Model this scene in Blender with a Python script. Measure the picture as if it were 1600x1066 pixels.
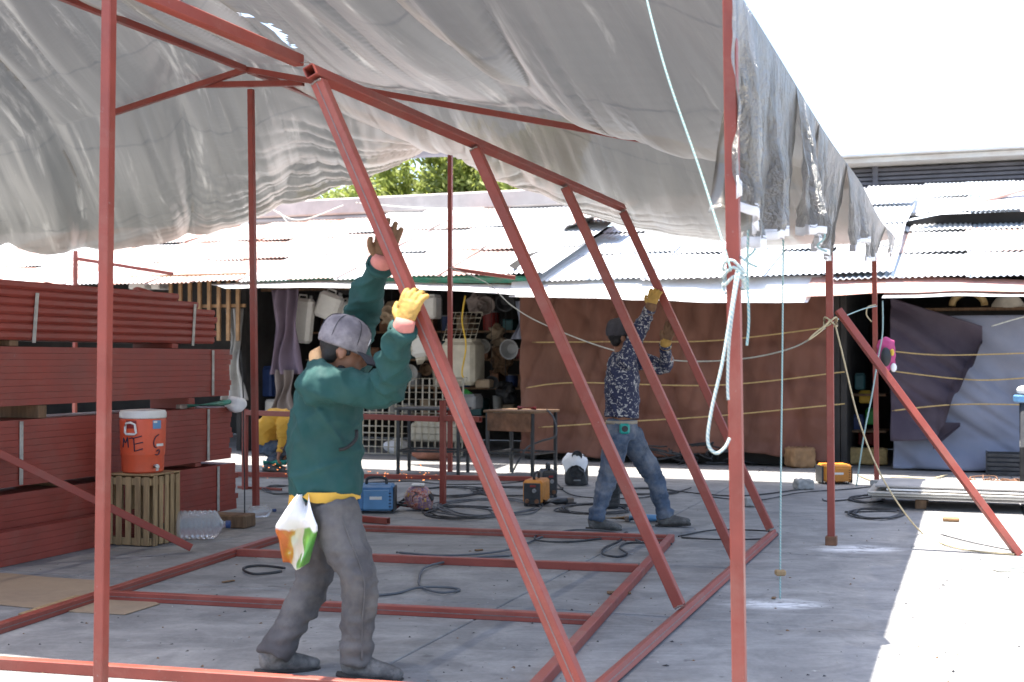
import bpy, math, random
from mathutils import Vector, Matrix, noise
V = Vector
random.seed(11)
scene = bpy.context.scene
for o in list(bpy.data.objects): bpy.data.objects.remove(o)
col = scene.collection
R = math.radians

# ------------------------------------------------------------------ camera
FPX, HC, PITCH = 2000.0, 1.42, math.atan(29 / 2000)
CAM = V((0, 0, HC))
cd = bpy.data.cameras.new('camera'); cam = bpy.data.objects.new('camera', cd); col.objects.link(cam)
cam.location = CAM; cam.rotation_euler = (R(90) + PITCH, 0, 0)
cd.sensor_width = 36; cd.lens = 36 * FPX / 1600; cd.clip_end = 800; cd.clip_start = .1
cd.dof.use_dof = True; cd.dof.focus_distance = 8.2; cd.dof.aperture_fstop = 3.4
scene.camera = cam
scene.render.resolution_x, scene.render.resolution_y = 1024, 682

# ------------------------------------------------------------------ light
SUN = V((-.13, .05, 1)).normalized()
world = bpy.data.worlds.new('World'); scene.world = world; world.use_nodes = True
wn = world.node_tree; wn.nodes.clear()
wo = wn.nodes.new('ShaderNodeOutputWorld'); bg = wn.nodes.new('ShaderNodeBackground'); sk = wn.nodes.new('ShaderNodeTexSky')
sk.sky_type = 'NISHITA'; sk.sun_disc = False
sk.sun_elevation = math.asin(SUN.z); sk.sun_rotation = math.atan2(SUN.x, SUN.y)
sk.dust_density = 3.0; sk.air_density = 1.0; sk.altitude = 200
bg.inputs[1].default_value = .15
wn.links.new(sk.outputs[0], bg.inputs[0]); wn.links.new(bg.outputs[0], wo.inputs[0])
sl = bpy.data.lights.new('sun', 'SUN'); so = bpy.data.objects.new('sun', sl); col.objects.link(so)
sl.energy = 5.0; sl.angle = R(.5); sl.color = (1, .95, .87)
so.rotation_euler = (-SUN).to_track_quat('-Z', 'Y').to_euler(); so.location = (0, 0, 30)
vs = scene.view_settings
vs.view_transform = 'Standard'; vs.look = 'None'; vs.gamma = 1; vs.use_curve_mapping = False
vs.exposure = 1.78

# ------------------------------------------------------------------ pixels to places
def ray(px, py):
    x = (px - 800) / FPX; y = (533 - py) / FPX
    c, s = math.cos(PITCH), math.sin(PITCH)
    return V((x, c - y * s, s + y * c))
def G(px, py, z=0.0):
    d = ray(px, py); return CAM + d * ((z - HC) / d.z)
def P(px, py, Y):
    d = ray(px, py); return CAM + d * (Y / d.y)
def proj(p):
    c, s = math.cos(PITCH), math.sin(PITCH); q = p - CAM
    f = q.y * c + q.z * s; u_ = -q.y * s + q.z * c
    return 800 + FPX * q.x / f, 533 - FPX * u_ / f
U = V((.339, .941, 0)).normalized(); N = V((-U.y, U.x, 0)); Z = V((0, 0, 1))
O = V((.84, 4.75, 0))                       # front right post of the canopy
def ST(s, t, z=0): return O + U * s + N * t + Z * z
FB = V((1.0, 18.0, 0)); FW = V((.94, -.34, 0)).normalized(); FM = V((-FW.y, FW.x, 0))   # the market front
def PF(px, py, m=0):
    d = ray(px, py); k = (FB + FM * m - CAM).dot(FM) / d.dot(FM); return CAM + d * k
def FQ(p): return (p - FB).dot(FW)
def FP(q, m, z): return FB + FW * q + FM * m + Z * z

# ------------------------------------------------------------------ materials
def nt_new(name):
    m = bpy.data.materials.new(name); m.use_nodes = True; t = m.node_tree
    return m, t, t.nodes['Principled BSDF']
def nd(t, ty, **kw):
    n = t.nodes.new(ty)
    for k, v in kw.items():
        if isinstance(k, str) and hasattr(n, k): setattr(n, k, v)
    return n
def ramp(t, fac, stops):
    r = t.nodes.new('ShaderNodeValToRGB'); t.links.new(fac, r.inputs[0]); e = r.color_ramp.elements
    while len(e) < len(stops): e.new(.5)
    for i, (p, c) in enumerate(stops):
        e[i].position = p; e[i].color = (c[0], c[1], c[2], 1) if hasattr(c, '__len__') else (c, c, c, 1)
    return r.outputs[0]
def noi(t, vec, scale, detail=4, rough=.55, dist=0):
    n = t.nodes.new('ShaderNodeTexNoise'); n.inputs['Scale'].default_value = scale; n.inputs['Detail'].default_value = detail
    n.inputs['Roughness'].default_value = rough; n.inputs['Distortion'].default_value = dist
    if vec is not None: t.links.new(vec, n.inputs['Vector'])
    return n.outputs['Fac']
def mixc(t, fac, a, b, mode='MIX'):
    m = t.nodes.new('ShaderNodeMix'); m.data_type = 'RGBA'; m.blend_type = mode
    for v, i in ((fac, 0), (a, 6), (b, 7)):
        if isinstance(v, (int, float)): m.inputs[i].default_value = v
        elif isinstance(v, (tuple, list)): m.inputs[i].default_value = (v[0], v[1], v[2], 1)
        else: t.links.new(v, m.inputs[i])
    return m.outputs[2]
def mapping(t, vec, sc=(1, 1, 1), rot=(0, 0, 0), loc=(0, 0, 0)):
    m = t.nodes.new('ShaderNodeMapping'); t.links.new(vec, m.inputs[0])
    m.inputs['Scale'].default_value = sc; m.inputs['Rotation'].default_value = rot; m.inputs['Location'].default_value = loc
    return m.outputs[0]
def math_(t, op, a, b=0.0, c=None):
    m = t.nodes.new('ShaderNodeMath'); m.operation = op
    for i, v in enumerate((a, b) if c is None else (a, b, c)):
        if isinstance(v, (int, float)): m.inputs[i].default_value = v
        else: t.links.new(v, m.inputs[i])
    return m.outputs[0]
def bump(t, bs, h, strength=.3, dist=.01):
    b = t.nodes.new('ShaderNodeBump'); b.inputs['Strength'].default_value = strength; b.inputs['Distance'].default_value = dist
    t.links.new(h, b.inputs['Height']); t.links.new(b.outputs[0], bs.inputs['Normal'])
MATS = {}
def M(name, c, rough=.6, metal=0., var=.18, scale=6., bmp=.15, bscale=80., world=False, dirt=None, dirta=.5, spec=.4, stretch=(1, 1, 1)):
    if name in MATS: return MATS[name]
    m, t, b = nt_new(name)
    if world: vec = t.nodes.new('ShaderNodeNewGeometry').outputs['Position']
    else: vec = t.nodes.new('ShaderNodeTexCoord').outputs['Object']
    if stretch != (1, 1, 1): vec = mapping(t, vec, stretch)
    f = noi(t, vec, scale, 5)
    lo = [x * (1 - var) for x in c]; hi = [min(1, x * (1 + var)) for x in c]
    cc = ramp(t, f, [(.3, lo), (.7, hi)])
    if dirt:
        f2 = ramp(t, noi(t, vec, scale * .55, 7, .68), [(.44, 0), (.62, 1)])
        cc = mixc(t, math_(t, 'MULTIPLY', f2, dirta), cc, dirt)
    t.links.new(cc, b.inputs['Base Color'])
    rr = ramp(t, noi(t, vec, scale * 2.3, 3), [(.3, max(0, rough - .1)), (.7, min(1, rough + .1))])
    t.links.new(rr, b.inputs['Roughness'])
    b.inputs['Metallic'].default_value = metal; b.inputs['Specular IOR Level'].default_value = spec
    if bmp: bump(t, b, noi(t, vec, bscale, 3), bmp, .004)
    MATS[name] = m; return m
def mk_primer(name, c, dust, da):
    m, t, b = nt_new(name); pos = t.nodes.new('ShaderNodeNewGeometry').outputs['Position']
    f = noi(t, pos, 3.5, 6, .6); cc = ramp(t, f, [(.28, [x * .80 for x in c]), (.72, [x * 1.18 for x in c])])
    d = ramp(t, noi(t, pos, 2.2, 8, .72, .4), [(.5, 0), (.72, 1)]); cc = mixc(t, math_(t, 'MULTIPLY', d, da), cc, dust)
    sc = ramp(t, noi(t, mapping(t, pos, (14, 14, 2.5)), 4, 5, .7, .3), [(.66, 0), (.72, 1)]); cc = mixc(t, math_(t, 'MULTIPLY', sc, .5), cc, [x * .55 for x in c])
    ch = ramp(t, noi(t, pos, 26, 4, .7), [(.68, 0), (.72, 1)]); cc = mixc(t, math_(t, 'MULTIPLY', ch, .55), cc, (.30, .22, .2))
    t.links.new(cc, b.inputs['Base Color']); t.links.new(ramp(t, f, [(.3, .36), (.7, .6)]), b.inputs['Roughness']); b.inputs['Specular IOR Level'].default_value = .45
    bump(t, b, math_(t, 'ADD', noi(t, pos, 50, 4, .6), math_(t, 'MULTIPLY', ch, .5)), .2, .004); MATS[name] = m
mk_primer('primer', (.265, .054, .036), (.33, .15, .11), .5)
mk_primer('primer_dark', (.275, .050, .034), (.25, .11, .085), .5)
M('seam', (.20, .14, .13), .5, .2, .2, 30, .3, 120, world=True)
M('raw_steel', (.25, .2, .17), .5, .6, .3, 12, .3, 60, world=True)
M('dark_hole', (.02, .015, .014), .9)
M('rust', (.21, .10, .055), .8, 0, .35, 9, .4, 50, dirt=(.07, .045, .03))
M('black_rubber', (.018, .018, .02), .55, 0, .3, 10, .1, 60, dirt=(.12, .12, .12), dirta=.35)
M('black_plastic', (.022, .023, .026), .45, 0, .25, 8, .1, 120, dirt=(.1, .1, .1), dirta=.3)
M('grey_cable', (.10, .105, .115), .6, 0, .2, 10)
M('strap', (.42, .40, .36), .5, .1, .25, 20, .1, 60)
M('wood', (.36, .24, .12), .75, 0, .3, 4, .35, 40, dirt=(.16, .1, .055), stretch=(8, 8, 1))
M('wood_dark', (.17, .10, .055), .8, 0, .35, 5, .3, 40, stretch=(6, 6, 1))
M('plank', (.30, .17, .08), .75, 0, .3, 6, .3, 50)
M('cardboard', (.34, .25, .165), .85, 0, .12, 3, .15, 40, dirt=(.2, .15, .11))
M('orange_plastic', (.74, .11, .045), .42, 0, .08, 5, .05, 60, dirt=(.42, .11, .06), dirta=.4)
M('white_plastic', (.72, .70, .66), .4, 0, .08, 5, .05, 60, dirt=(.5, .46, .4), dirta=.4)
M('marker', (.02, .022, .05), .6)
M('blue_label', (.10, .24, .42), .4)
M('blue_machine', (.05, .17, .36), .42, 0, .15, 5, .05, 60, dirt=(.2, .3, .4), dirta=.35)
M('orange_machine', (.62, .22, .02), .45, 0, .15, 6, .05, 60, dirt=(.25, .12, .04), dirta=.5)
M('skin', (.30, .135, .075), .5, 0, .12, 20, .15, 150)
M('hair', (.012, .010, .009), .6, 0, .3, 60, .5, 300)
M('green_jacket', (.010, .054, .048), .8, 0, .16, 7, .22, 260, dirt=(.016, .07, .064), dirta=.4)
M('grey_jeans', (.082, .076, .078), .88, 0, .4, 5, .3, 330, dirt=(.16, .145, .13), dirta=.7)
M('blue_jeans', (.062, .088, .135), .88, 0, .45, 7, .3, 330, dirt=(.21, .215, .23), dirta=.8)
M('yellow_shirt', (.66, .36, .05), .8, 0, .1, 8, .2, 200)
M('orange_cloth', (.72, .42, .2), .8, 0, .1, 8, .2, 200)
M('glove_yellow', (.44, .26, .06), .75, 0, .22, 25, .3, 200, dirt=(.3, .16, .04))
M('glove_pink', (.55, .20, .16), .8, 0, .15, 20, .25, 200)
M('glove_brown', (.17, .09, .045), .8, 0, .25, 25, .3, 200)
M('cap_grey', (.15, .13, .14), .85, 0, .2, 14, .3, 300, dirt=(.34, .30, .30), dirta=.7)
M('cap_dark', (.05, .045, .05), .85, 0, .2, 14, .25, 300)
M('boot', (.085, .08, .075), .75, 0, .3, 20, .3, 120, dirt=(.24, .22, .2), dirta=.7)
M('sole', (.04, .035, .03), .85)
M('belt', (.32, .27, .2), .7)
M('teal_plastic', (.02, .32, .27), .4)
M('curtain_brown', (.155, .066, .045), .85, 0, .3, 1.0, .3, 160, dirt=(.21, .105, .072), dirta=.55, world=True, stretch=(1.6, 1.6, .45))
M('curtain_purple', (.055, .042, .060), .85, 0, .15, 1.4, .2, 200, dirt=(.085, .07, .085), world=True)
M('curtain_blue', (.20, .215, .275), .85, 0, .13, 1.3, .2, 200, dirt=(.28, .28, .32), world=True)
M('cloth_mauve', (.155, .115, .15), .9, 0, .15, 4, .2, 150)
M('cloth_taupe', (.19, .155, .14), .9, 0, .15, 4, .2, 150)
M('plastic_sheet', (.34, .33, .31), .35, 0, .25, 4, .3, 12)
M('yellow_cord', (.42, .30, .13), .8, 0, .2, 30)
M('white_cord', (.55, .56, .5), .8, 0, .15, 30)
M('beige_rope', (.48, .40, .25), .85, 0, .2, 40, .5, 150)
M('green_beam', (.06, .30, .21), .6, 0, .2, 6, .1, 40, dirt=(.2, .2, .14))
M('pink_metal', (.62, .38, .33), .55, 0, .12, 3, .1, 30, dirt=(.45, .2, .12), dirta=.6, world=True)
M('pink_grey', (.46, .41, .385), .8, 0, .15, 2, .2, 20, dirt=(.3, .27, .25), world=True)
M('white_metal', (.78, .77, .75), .5, 0, .06, 3, .1, 30, dirt=(.6, .52, .46), dirta=.4, world=True)
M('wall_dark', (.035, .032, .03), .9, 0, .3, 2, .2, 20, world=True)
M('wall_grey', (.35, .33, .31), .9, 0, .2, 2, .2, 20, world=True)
M('louvre', (.14, .14, .165), .6, 0, .2, 3, .1, 20, world=True)
M('concrete_block', (.33, .32, .30), .9, 0, .2, 12, .6, 60)
M('teal', (.025, .10, .11), .5); M('blue', (.025, .05, .15), .5); M('red', (.25, .025, .022), .5); M('green', (.04, .32, .06), .5)
M('pink', (.4, .05, .16), .6); M('yellow', (.65, .42, .05), .6); M('grey', (.25, .25, .25), .6); M('cream', (.55, .5, .4), .6)
M('purple', (.2, .05, .3), .6); M('white_cloth', (.8, .79, .8), .85, 0, .05, 8, .2, 150)
M('lamp_glass', (.5, .35, .15), .4); M('bark', (.12, .09, .065), .9, 0, .3, 8, .5, 30)

def mk_ground():
    m, t, b = nt_new('concrete'); pos = t.nodes.new('ShaderNodeNewGeometry').outputs['Position']
    big = noi(t, pos, .55, 6, .6); mid = noi(t, pos, 2.6, 6, .65, .6); fine = noi(t, pos, 34, 5, .7)
    c = ramp(t, big, [(.3, (.258, .252, .245)), (.7, (.355, .346, .332))])
    c = mixc(t, math_(t, 'MULTIPLY', ramp(t, mid, [(.42, 1), (.62, 0)]), .75), c, (.165, .163, .162))
    st = noi(t, mapping(t, pos, (.5, 2.2, 1), (0, 0, R(-20))), 1.7, 7, .7, 1.2)
    c = mixc(t, math_(t, 'MULTIPLY', ramp(t, st, [(.5, 0), (.68, 1)]), .45), c, (.40, .395, .38))
    wet = noi(t, mapping(t, pos, (.7, 1.6, 1), loc=(3, 1, 0)), .9, 5, .6)
    c = mixc(t, math_(t, 'MULTIPLY', ramp(t, wet, [(.56, 0), (.66, 1)]), .5), c, (.19, .175, .16))
    spk = ramp(t, noi(t, pos, 9, 3, .5), [(.26, 1), (.31, 0)])
    c = mixc(t, math_(t, 'MULTIPLY', spk, .6), c, (.09, .085, .085))
    c = mixc(t, .42, c, ramp(t, fine, [(.3, .5), (.7, 1)]), 'MULTIPLY')
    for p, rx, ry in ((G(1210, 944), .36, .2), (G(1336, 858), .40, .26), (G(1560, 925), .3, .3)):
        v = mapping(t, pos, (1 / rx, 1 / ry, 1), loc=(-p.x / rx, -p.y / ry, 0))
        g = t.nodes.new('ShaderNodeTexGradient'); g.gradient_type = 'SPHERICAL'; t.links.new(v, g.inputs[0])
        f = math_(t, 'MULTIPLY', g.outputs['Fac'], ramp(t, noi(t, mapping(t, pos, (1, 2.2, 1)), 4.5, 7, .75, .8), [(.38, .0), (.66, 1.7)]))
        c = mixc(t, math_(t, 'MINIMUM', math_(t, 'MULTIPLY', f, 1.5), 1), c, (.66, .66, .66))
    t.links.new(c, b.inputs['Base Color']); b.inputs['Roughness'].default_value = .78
    h = math_(t, 'ADD', math_(t, 'MULTIPLY', mid, .6), math_(t, 'MULTIPLY', fine, .5)); bump(t, b, h, .35, .006)
    MATS['concrete'] = m
mk_ground()
def mk_tarp(name, foil):
    m, t, b = nt_new(name); uv = t.nodes.new('ShaderNodeUVMap').outputs[0]
    sx = t.nodes.new('ShaderNodeSeparateXYZ'); t.links.new(uv, sx.inputs[0]); s, tt = sx.outputs[0], sx.outputs[1]
    k = math_(t, 'ADD', math_(t, 'ADD', s, math_(t, 'MULTIPLY', tt, .55)), math_(t, 'MULTIPLY', noi(t, uv, 1.2, 2), .35))
    fr = math_(t, 'ABSOLUTE', math_(t, 'SUBTRACT', math_(t, 'FRACT', math_(t, 'DIVIDE', k, 2.05)), .5))
    seam = ramp(t, fr, [(.008, 1), (.016, 0)])
    w1 = noi(t, mapping(t, uv, (.09, 2.4, 1), (0, 0, R(2))), 1.5, 3, .45, .2)
    w2 = noi(t, mapping(t, uv, (.10, 2.6, 1), (0, 0, R(-3))), 1.9, 2, .4, .2)
    w3 = noi(t, mapping(t, uv, (.14, 5, 1), (0, 0, R(2))), 5, 4, .5, .2)
    if foil:
        w1 = noi(t, mapping(t, uv, (1.3, 1.0, 1), (0, 0, R(30))), 4, 6, .65, 1.6); w2 = noi(t, mapping(t, uv, (1.6, 1, 1), (0, 0, R(-35))), 9, 5, .6, 1.2); w3 = noi(t, mapping(t, uv, (2, 1.4, 1)), 22, 3, .6, 1.)
    h = math_(t, 'ADD', math_(t, 'ADD', w1, math_(t, 'MULTIPLY', w2, .7)), math_(t, 'MULTIPLY', w3, .22 if foil else .07))
    c = ramp(t, w1, [(.3, (.165, .154, .135)), (.7, (.29, .272, .242))])
    wear = math_(t, 'MULTIPLY', ramp(t, noi(t, mapping(t, uv, (.22, 4.5, 1), (0, 0, R(3))), 1.3, 9, .72, .5), [(.57, 0), (.69, 1)]), .45)
    if foil: c = mixc(t, .35, c, (.6, .59, .57))
    c = mixc(t, wear, c, (.60, .585, .56)); c = mixc(t, math_(t, 'MULTIPLY', seam, .35), c, (.16, .155, .15))
    t.links.new(c, b.inputs['Base Color']); b.inputs['Roughness'].default_value = .30 if foil else .40; b.inputs['Metallic'].default_value = .6 if foil else .40
    b.inputs['Specular IOR Level'].default_value = .6
    bp = t.nodes.new('ShaderNodeBump'); bp.inputs['Strength'].default_value = 1.0; bp.inputs['Distance'].default_value = .16 if foil else .075
    t.links.new(h, bp.inputs['Height']); t.links.new(bp.outputs[0], b.inputs['Normal'])
    tr = t.nodes.new('ShaderNodeBsdfTranslucent'); t.links.new(mixc(t, .5, c, (.36, .338, .295)), tr.inputs[0]); t.links.new(bp.outputs[0], tr.inputs['Normal'])
    mx = t.nodes.new('ShaderNodeMixShader')
    fac = math_(t, 'MULTIPLY', math_(t, 'SUBTRACT', 1, math_(t, 'MULTIPLY', seam, .45)), math_(t, 'ADD', .24 if foil else .05, math_(t, 'MULTIPLY', wear, .28)))
    t.links.new(fac, mx.inputs[0])
    out = t.nodes['Material Output']; t.links.new(b.outputs[0], mx.inputs[1]); t.links.new(tr.outputs[0], mx.inputs[2]); 
    tp = t.nodes.new('ShaderNodeBsdfTransparent'); m2 = t.nodes.new('ShaderNodeMixShader'); m2.inputs[0].default_value = .032      # pinholes of the woven sheet
    t.links.new(mx.outputs[0], m2.inputs[1]); t.links.new(tp.outputs[0], m2.inputs[2]); t.links.new(m2.outputs[0], out.inputs[0])
    MATS[name] = m
mk_tarp('silver_tarp', False); mk_tarp('silver_foil', True)
def mk_galv(name, rustc, amount, base=(.62, .63, .64)):
    m, t, b = nt_new(name); pos = t.nodes.new('ShaderNodeNewGeometry').outputs['Position']
    f = noi(t, mapping(t, pos, (2.5, .5, .5), (0, 0, R(20))), 1.1, 7, .7, .4)
    c = ramp(t, noi(t, pos, 3, 5), [(.3, [x * .85 for x in base]), (.7, base)])
    c = mixc(t, ramp(t, f, [(.62 - amount, 0), (.74 - amount * .6, 1)]), c, rustc)
    t.links.new(c, b.inputs['Base Color']); b.inputs['Roughness'].default_value = .5; b.inputs['Metallic'].default_value = .25
    MATS[name] = m
mk_galv('galv', (.36, .19, .12), .02); mk_galv('galv_rust', (.36, .17, .125), .15, (.54, .44, .40)); mk_galv('galv_blue', (.4, .28, .2), 0, (.50, .55, .60))
def mk_flower():
    m, t, b = nt_new('flower_shirt'); vec = t.nodes.new('ShaderNodeTexCoord').outputs['Object']
    d = noi(t, vec, 23, 3, .6, 2.5)
    vv = t.nodes.new('ShaderNodeTexVoronoi'); vv.inputs['Scale'].default_value = 27; t.links.new(vec, vv.inputs['Vector'])
    k = math_(t, 'ADD', d, math_(t, 'MULTIPLY', vv.outputs['Distance'], -.22))
    c = ramp(t, k, [(.40, (.022, .026, .06)), (.46, (.045, .052, .11)), (.475, (.50, .47, .42)), (.60, (.36, .35, .33)), (.66, (.06, .075, .17))])
    t.links.new(c, b.inputs['Base Color']); b.inputs['Roughness'].default_value = .85; bump(t, b, noi(t, vec, 200, 2), .2, .003)
    MATS['flower_shirt'] = m
mk_flower()
def mk_stripe(name, a, b_, freq):
    m, t, b = nt_new(name); uv = t.nodes.new('ShaderNodeUVMap').outputs[0]
    sx = t.nodes.new('ShaderNodeSeparateXYZ'); t.links.new(uv, sx.inputs[0])
    f = math_(t, 'FRACT', math_(t, 'ADD', math_(t, 'MULTIPLY', sx.outputs[0], freq), math_(t, 'MULTIPLY', sx.outputs[1], 2)))
    t.links.new(ramp(t, f, [(.0, a), (.42, a), (.5, b_), (.95, b_)]), b.inputs['Base Color']); b.inputs['Roughness'].default_value = .8
    MATS[name] = m
mk_stripe('teal_rope', (.17, .36, .37), (.42, .49, .44), 55); mk_stripe('white_rope', (.58, .59, .52), (.30, .42, .44), 60)
def mk_bagprint():
    m, t, b = nt_new('printed_plastic'); vec = t.nodes.new('ShaderNodeUVMap').outputs[0]
    sx = t.nodes.new('ShaderNodeSeparateXYZ'); t.links.new(vec, sx.inputs[0])
    f = noi(t, vec, 3.2, 2, .5, .6)
    col_ = ramp(t, math_(t, 'ADD', math_(t, 'MULTIPLY', sx.outputs[0], .55), math_(t, 'MULTIPLY', f, .45)), [(.28, (.55, .14, .03)), (.36, (.6, .36, .06)), (.40, (.7, .68, .5)), (.58, (.7, .68, .58)), (.61, (.14, .34, .06)), (.8, (.08, .28, .05))])
    c = mixc(t, ramp(t, math_(t, 'ADD', sx.outputs[1], math_(t, 'MULTIPLY', f, .25)), [(.58, 0), (.62, 1)]), (.82, .82, .84), col_)
    t.links.new(c, b.inputs['Base Color']); b.inputs['Roughness'].default_value = .4
    MATS['printed_plastic'] = m
mk_bagprint()
def mk_mask():
    m, t, b = nt_new('mask_print'); vec = t.nodes.new('ShaderNodeTexCoord').outputs['Object']
    f = noi(t, vec, 16, 3, .6, 1.5)
    c = ramp(t, f, [(.36, (.02, .02, .02)), (.44, (.5, .12, .08)), (.5, (.45, .36, .3)), (.56, (.12, .05, .2)), (.66, (.5, .3, .05))])
    t.links.new(c, b.inputs['Base Color']); b.inputs['Roughness'].default_value = .3; MATS['mask_print'] = m
mk_mask()
def mk_clear():
    m, t, b = nt_new('clear_plastic')
    b.inputs['Base Color'].default_value = (.9, .93, .96, 1); b.inputs['Roughness'].default_value = .1
    b.inputs['Transmission Weight'].default_value = .7; b.inputs['IOR'].default_value = 1.3; b.inputs['Alpha'].default_value = .6
    MATS['clear_plastic'] = m
mk_clear()
def mk_leaf(name, c):
    m, t, b = nt_new(name); vec = t.nodes.new('ShaderNodeTexCoord').outputs['Object']
    cc = ramp(t, noi(t, vec, 1.5, 4), [(.3, [x * .6 for x in c]), (.7, [x * 1.4 for x in c])])
    t.links.new(cc, b.inputs['Base Color']); b.inputs['Roughness'].default_value = .55
    tr = t.nodes.new('ShaderNodeBsdfTranslucent'); t.links.new(cc, tr.inputs[0]); mx = t.nodes.new('ShaderNodeMixShader'); mx.inputs[0].default_value = .5
    out = t.nodes['Material Output']; t.links.new(b.outputs[0], mx.inputs[1]); t.links.new(tr.outputs[0], mx.inputs[2]); t.links.new(mx.outputs[0], out.inputs[0])
    MATS[name] = m
mk_leaf('leaf', (.24, .28, .06))
def mk_spark():
    m, t, b = nt_new('spark'); b.inputs['Emission Color'].default_value = (1, .3, .08, 1); b.inputs['Emission Strength'].default_value = 1.2
    b.inputs['Base Color'].default_value = (.8, .2, .05, 1); MATS['spark'] = m
mk_spark()

# ------------------------------------------------------------------ mesh helpers
def frame_of(d, up=Z):
    d = d.normalized(); up = V(up)
    if abs(d.dot(up.normalized())) > .98: up = V((0, 1, 0)) if abs(d.y) < .9 else V((1, 0, 0))
    a = d.cross(up).normalized(); b = a.cross(d).normalized(); return d, a, b
def cat(pts, n=8):
    pts = [V(p) for p in pts]; out = []
    for i in range(len(pts) - 1):
        p0 = pts[max(i - 1, 0)]; p1 = pts[i]; p2 = pts[i + 1]; p3 = pts[min(i + 2, len(pts) - 1)]
        for k in range(n):
            t = k / n
            out.append(.5 * (2 * p1 + (p2 - p0) * t + (2 * p0 - 5 * p1 + 4 * p2 - p3) * t * t + (3 * p1 - p0 - 3 * p2 + p3) * t ** 3))
    out.append(pts[-1]); return out
def catn(vals, n=8):
    return [p.x for p in cat([V((v, 0, 0)) for v in vals], n)]
class MB:
    def __init__(s): s.v = []; s.f = []; s.mi = []; s.uv = {}
    def add(s, vs_, fs, mi=0):
        b = len(s.v); s.v += [V(p) for p in vs_]
        for f in fs: s.f.append(tuple(i + b for i in f)); s.mi.append(mi)
        return b
    def box(s, c, size, ax=None, mi=0):
        c = V(c); a, b, d = ax if ax else (V((1, 0, 0)), V((0, 1, 0)), Z)
        x, y, z = size[0] / 2, size[1] / 2, size[2] / 2
        vs_ = [c + a * (x * i) + b * (y * j) + d * (z * k) for i in (-1, 1) for j in (-1, 1) for k in (-1, 1)]
        s.add(vs_, [(0, 1, 3, 2), (4, 6, 7, 5), (0, 4, 5, 1), (2, 3, 7, 6), (0, 2, 6, 4), (1, 5, 7, 3)], mi); return s
    def rbox(s, c, size, ax=None, r=.01, mi=0):      # box with chamfered edges
        c = V(c); A = ax if ax else (V((1, 0, 0)), V((0, 1, 0)), Z)
        h = [size[0] / 2, size[1] / 2, size[2] / 2]; r = min([r] + [x * .9 for x in h])
        vs_ = []; ids = {}
        for i in (-1, 1):
            for j in (-1, 1):
                for k in (-1, 1):
                    for q in range(3):
                        co = [h[0] * i, h[1] * j, h[2] * k]
                        for w in range(3):
                            if w != q: co[w] -= r * (i, j, k)[w]
                        ids[(i, j, k, q)] = len(vs_); vs_.append(c + A[0] * co[0] + A[1] * co[1] + A[2] * co[2])
        fs = []
        for q in range(3):
            for sg in (-1, 1):
                o1, o2 = [w for w in range(3) if w != q]; lp = []
                for (a, b) in ((-1, -1), (1, -1), (1, 1), (-1, 1)):
                    key = [0, 0, 0]; key[q] = sg; key[o1] = a; key[o2] = b; lp.append(ids[(key[0], key[1], key[2], q)])
                if (sg > 0) != (q != 1): lp.reverse()
                fs.append(tuple(lp))
        for q in range(3):
            o1, o2 = [w for w in range(3) if w != q]
            for a in (-1, 1):
                for b in (-1, 1):
                    k0 = [0, 0, 0]; k0[q] = -1; k0[o1] = a; k0[o2] = b; k1 = list(k0); k1[q] = 1
                    lp = [ids[(*k0, o1)], ids[(*k1, o1)], ids[(*k1, o2)], ids[(*k0, o2)]]
                    fs.append(tuple(lp))
        for i in (-1, 1):
            for j in (-1, 1):
                for k in (-1, 1): fs.append(tuple(ids[(i, j, k, q)] for q in range(3)))
        s.add(vs_, fs, mi); return s
    def bar(s, p0, p1, w, h, up=Z, ch=.006, hollow=.006, depth=.25, mi=0, mj=0):   # square steel tube, open at both ends
        p0, p1 = V(p0), V(p1); d, a, b = frame_of(p1 - p0, up)
        x, y = w / 2, h / 2
        def ring(x, y, c): return [(-x + c, -y), (x - c, -y), (x, -y + c), (x, y - c), (x - c, y), (-x + c, y), (-x, y - c), (-x, -y + c)]
        rings = []
        L = (p1 - p0).length; dp = min(depth, L * .45); wi = hollow
        for (pos, rg) in ((dp, ring(x - wi, y - wi, .002)), (0, ring(x - wi, y - wi, .002)), (0, ring(x, y, ch)), (L, ring(x, y, ch)), (L, ring(x - wi, y - wi, .002)), (L - dp, ring(x - wi, y - wi, .002))):
            rings.append([p0 + d * pos + a * u_ + b * v_ for u_, v_ in rg])
        vs_ = [p for rg in rings for p in rg]; base = len(s.v); fs = []
        for i in range(5):
            for k in range(8): fs.append((i * 8 + k, i * 8 + (k + 1) % 8, i * 8 + 8 + (k + 1) % 8, i * 8 + 8 + k))
        fs.append(tuple(range(7, -1, -1))); fs.append(tuple(40 + k for k in range(8)))
        s.add(vs_, fs, mi); return s
    def tube(s, pts, r, n=8, mi=0, cap=True, uvk=False):
        pts = [V(p) for p in pts]; m = len(pts); rs = r if hasattr(r, '__len__') else [r] * m
        up = None; L = 0; b0 = len(s.v)
        for i, p in enumerate(pts):
            d = (pts[min(i + 1, m - 1)] - pts[max(i - 1, 0)])
            if d.length < 1e-9: d = V((0, 0, 1))
            d.normalize()
            if up is None: _, a, b = frame_of(d)
            else:
                a = (up - d * up.dot(d)).normalized(); b = d.cross(a)
            up = a
            if i: L += (p - pts[i - 1]).length
            for k in range(n):
                an = 2 * math.pi * k / n; s.v.append(p + (a * math.cos(an) + b * math.sin(an)) * rs[i])
                if uvk: s.uv[len(s.v) - 1] = (L, k / n)
        for i in range(m - 1):
            for k in range(n): s.f.append((b0 + i * n + k, b0 + i * n + (k + 1) % n, b0 + i * n + n + (k + 1) % n, b0 + i * n + n + k)); s.mi.append(mi)
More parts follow.
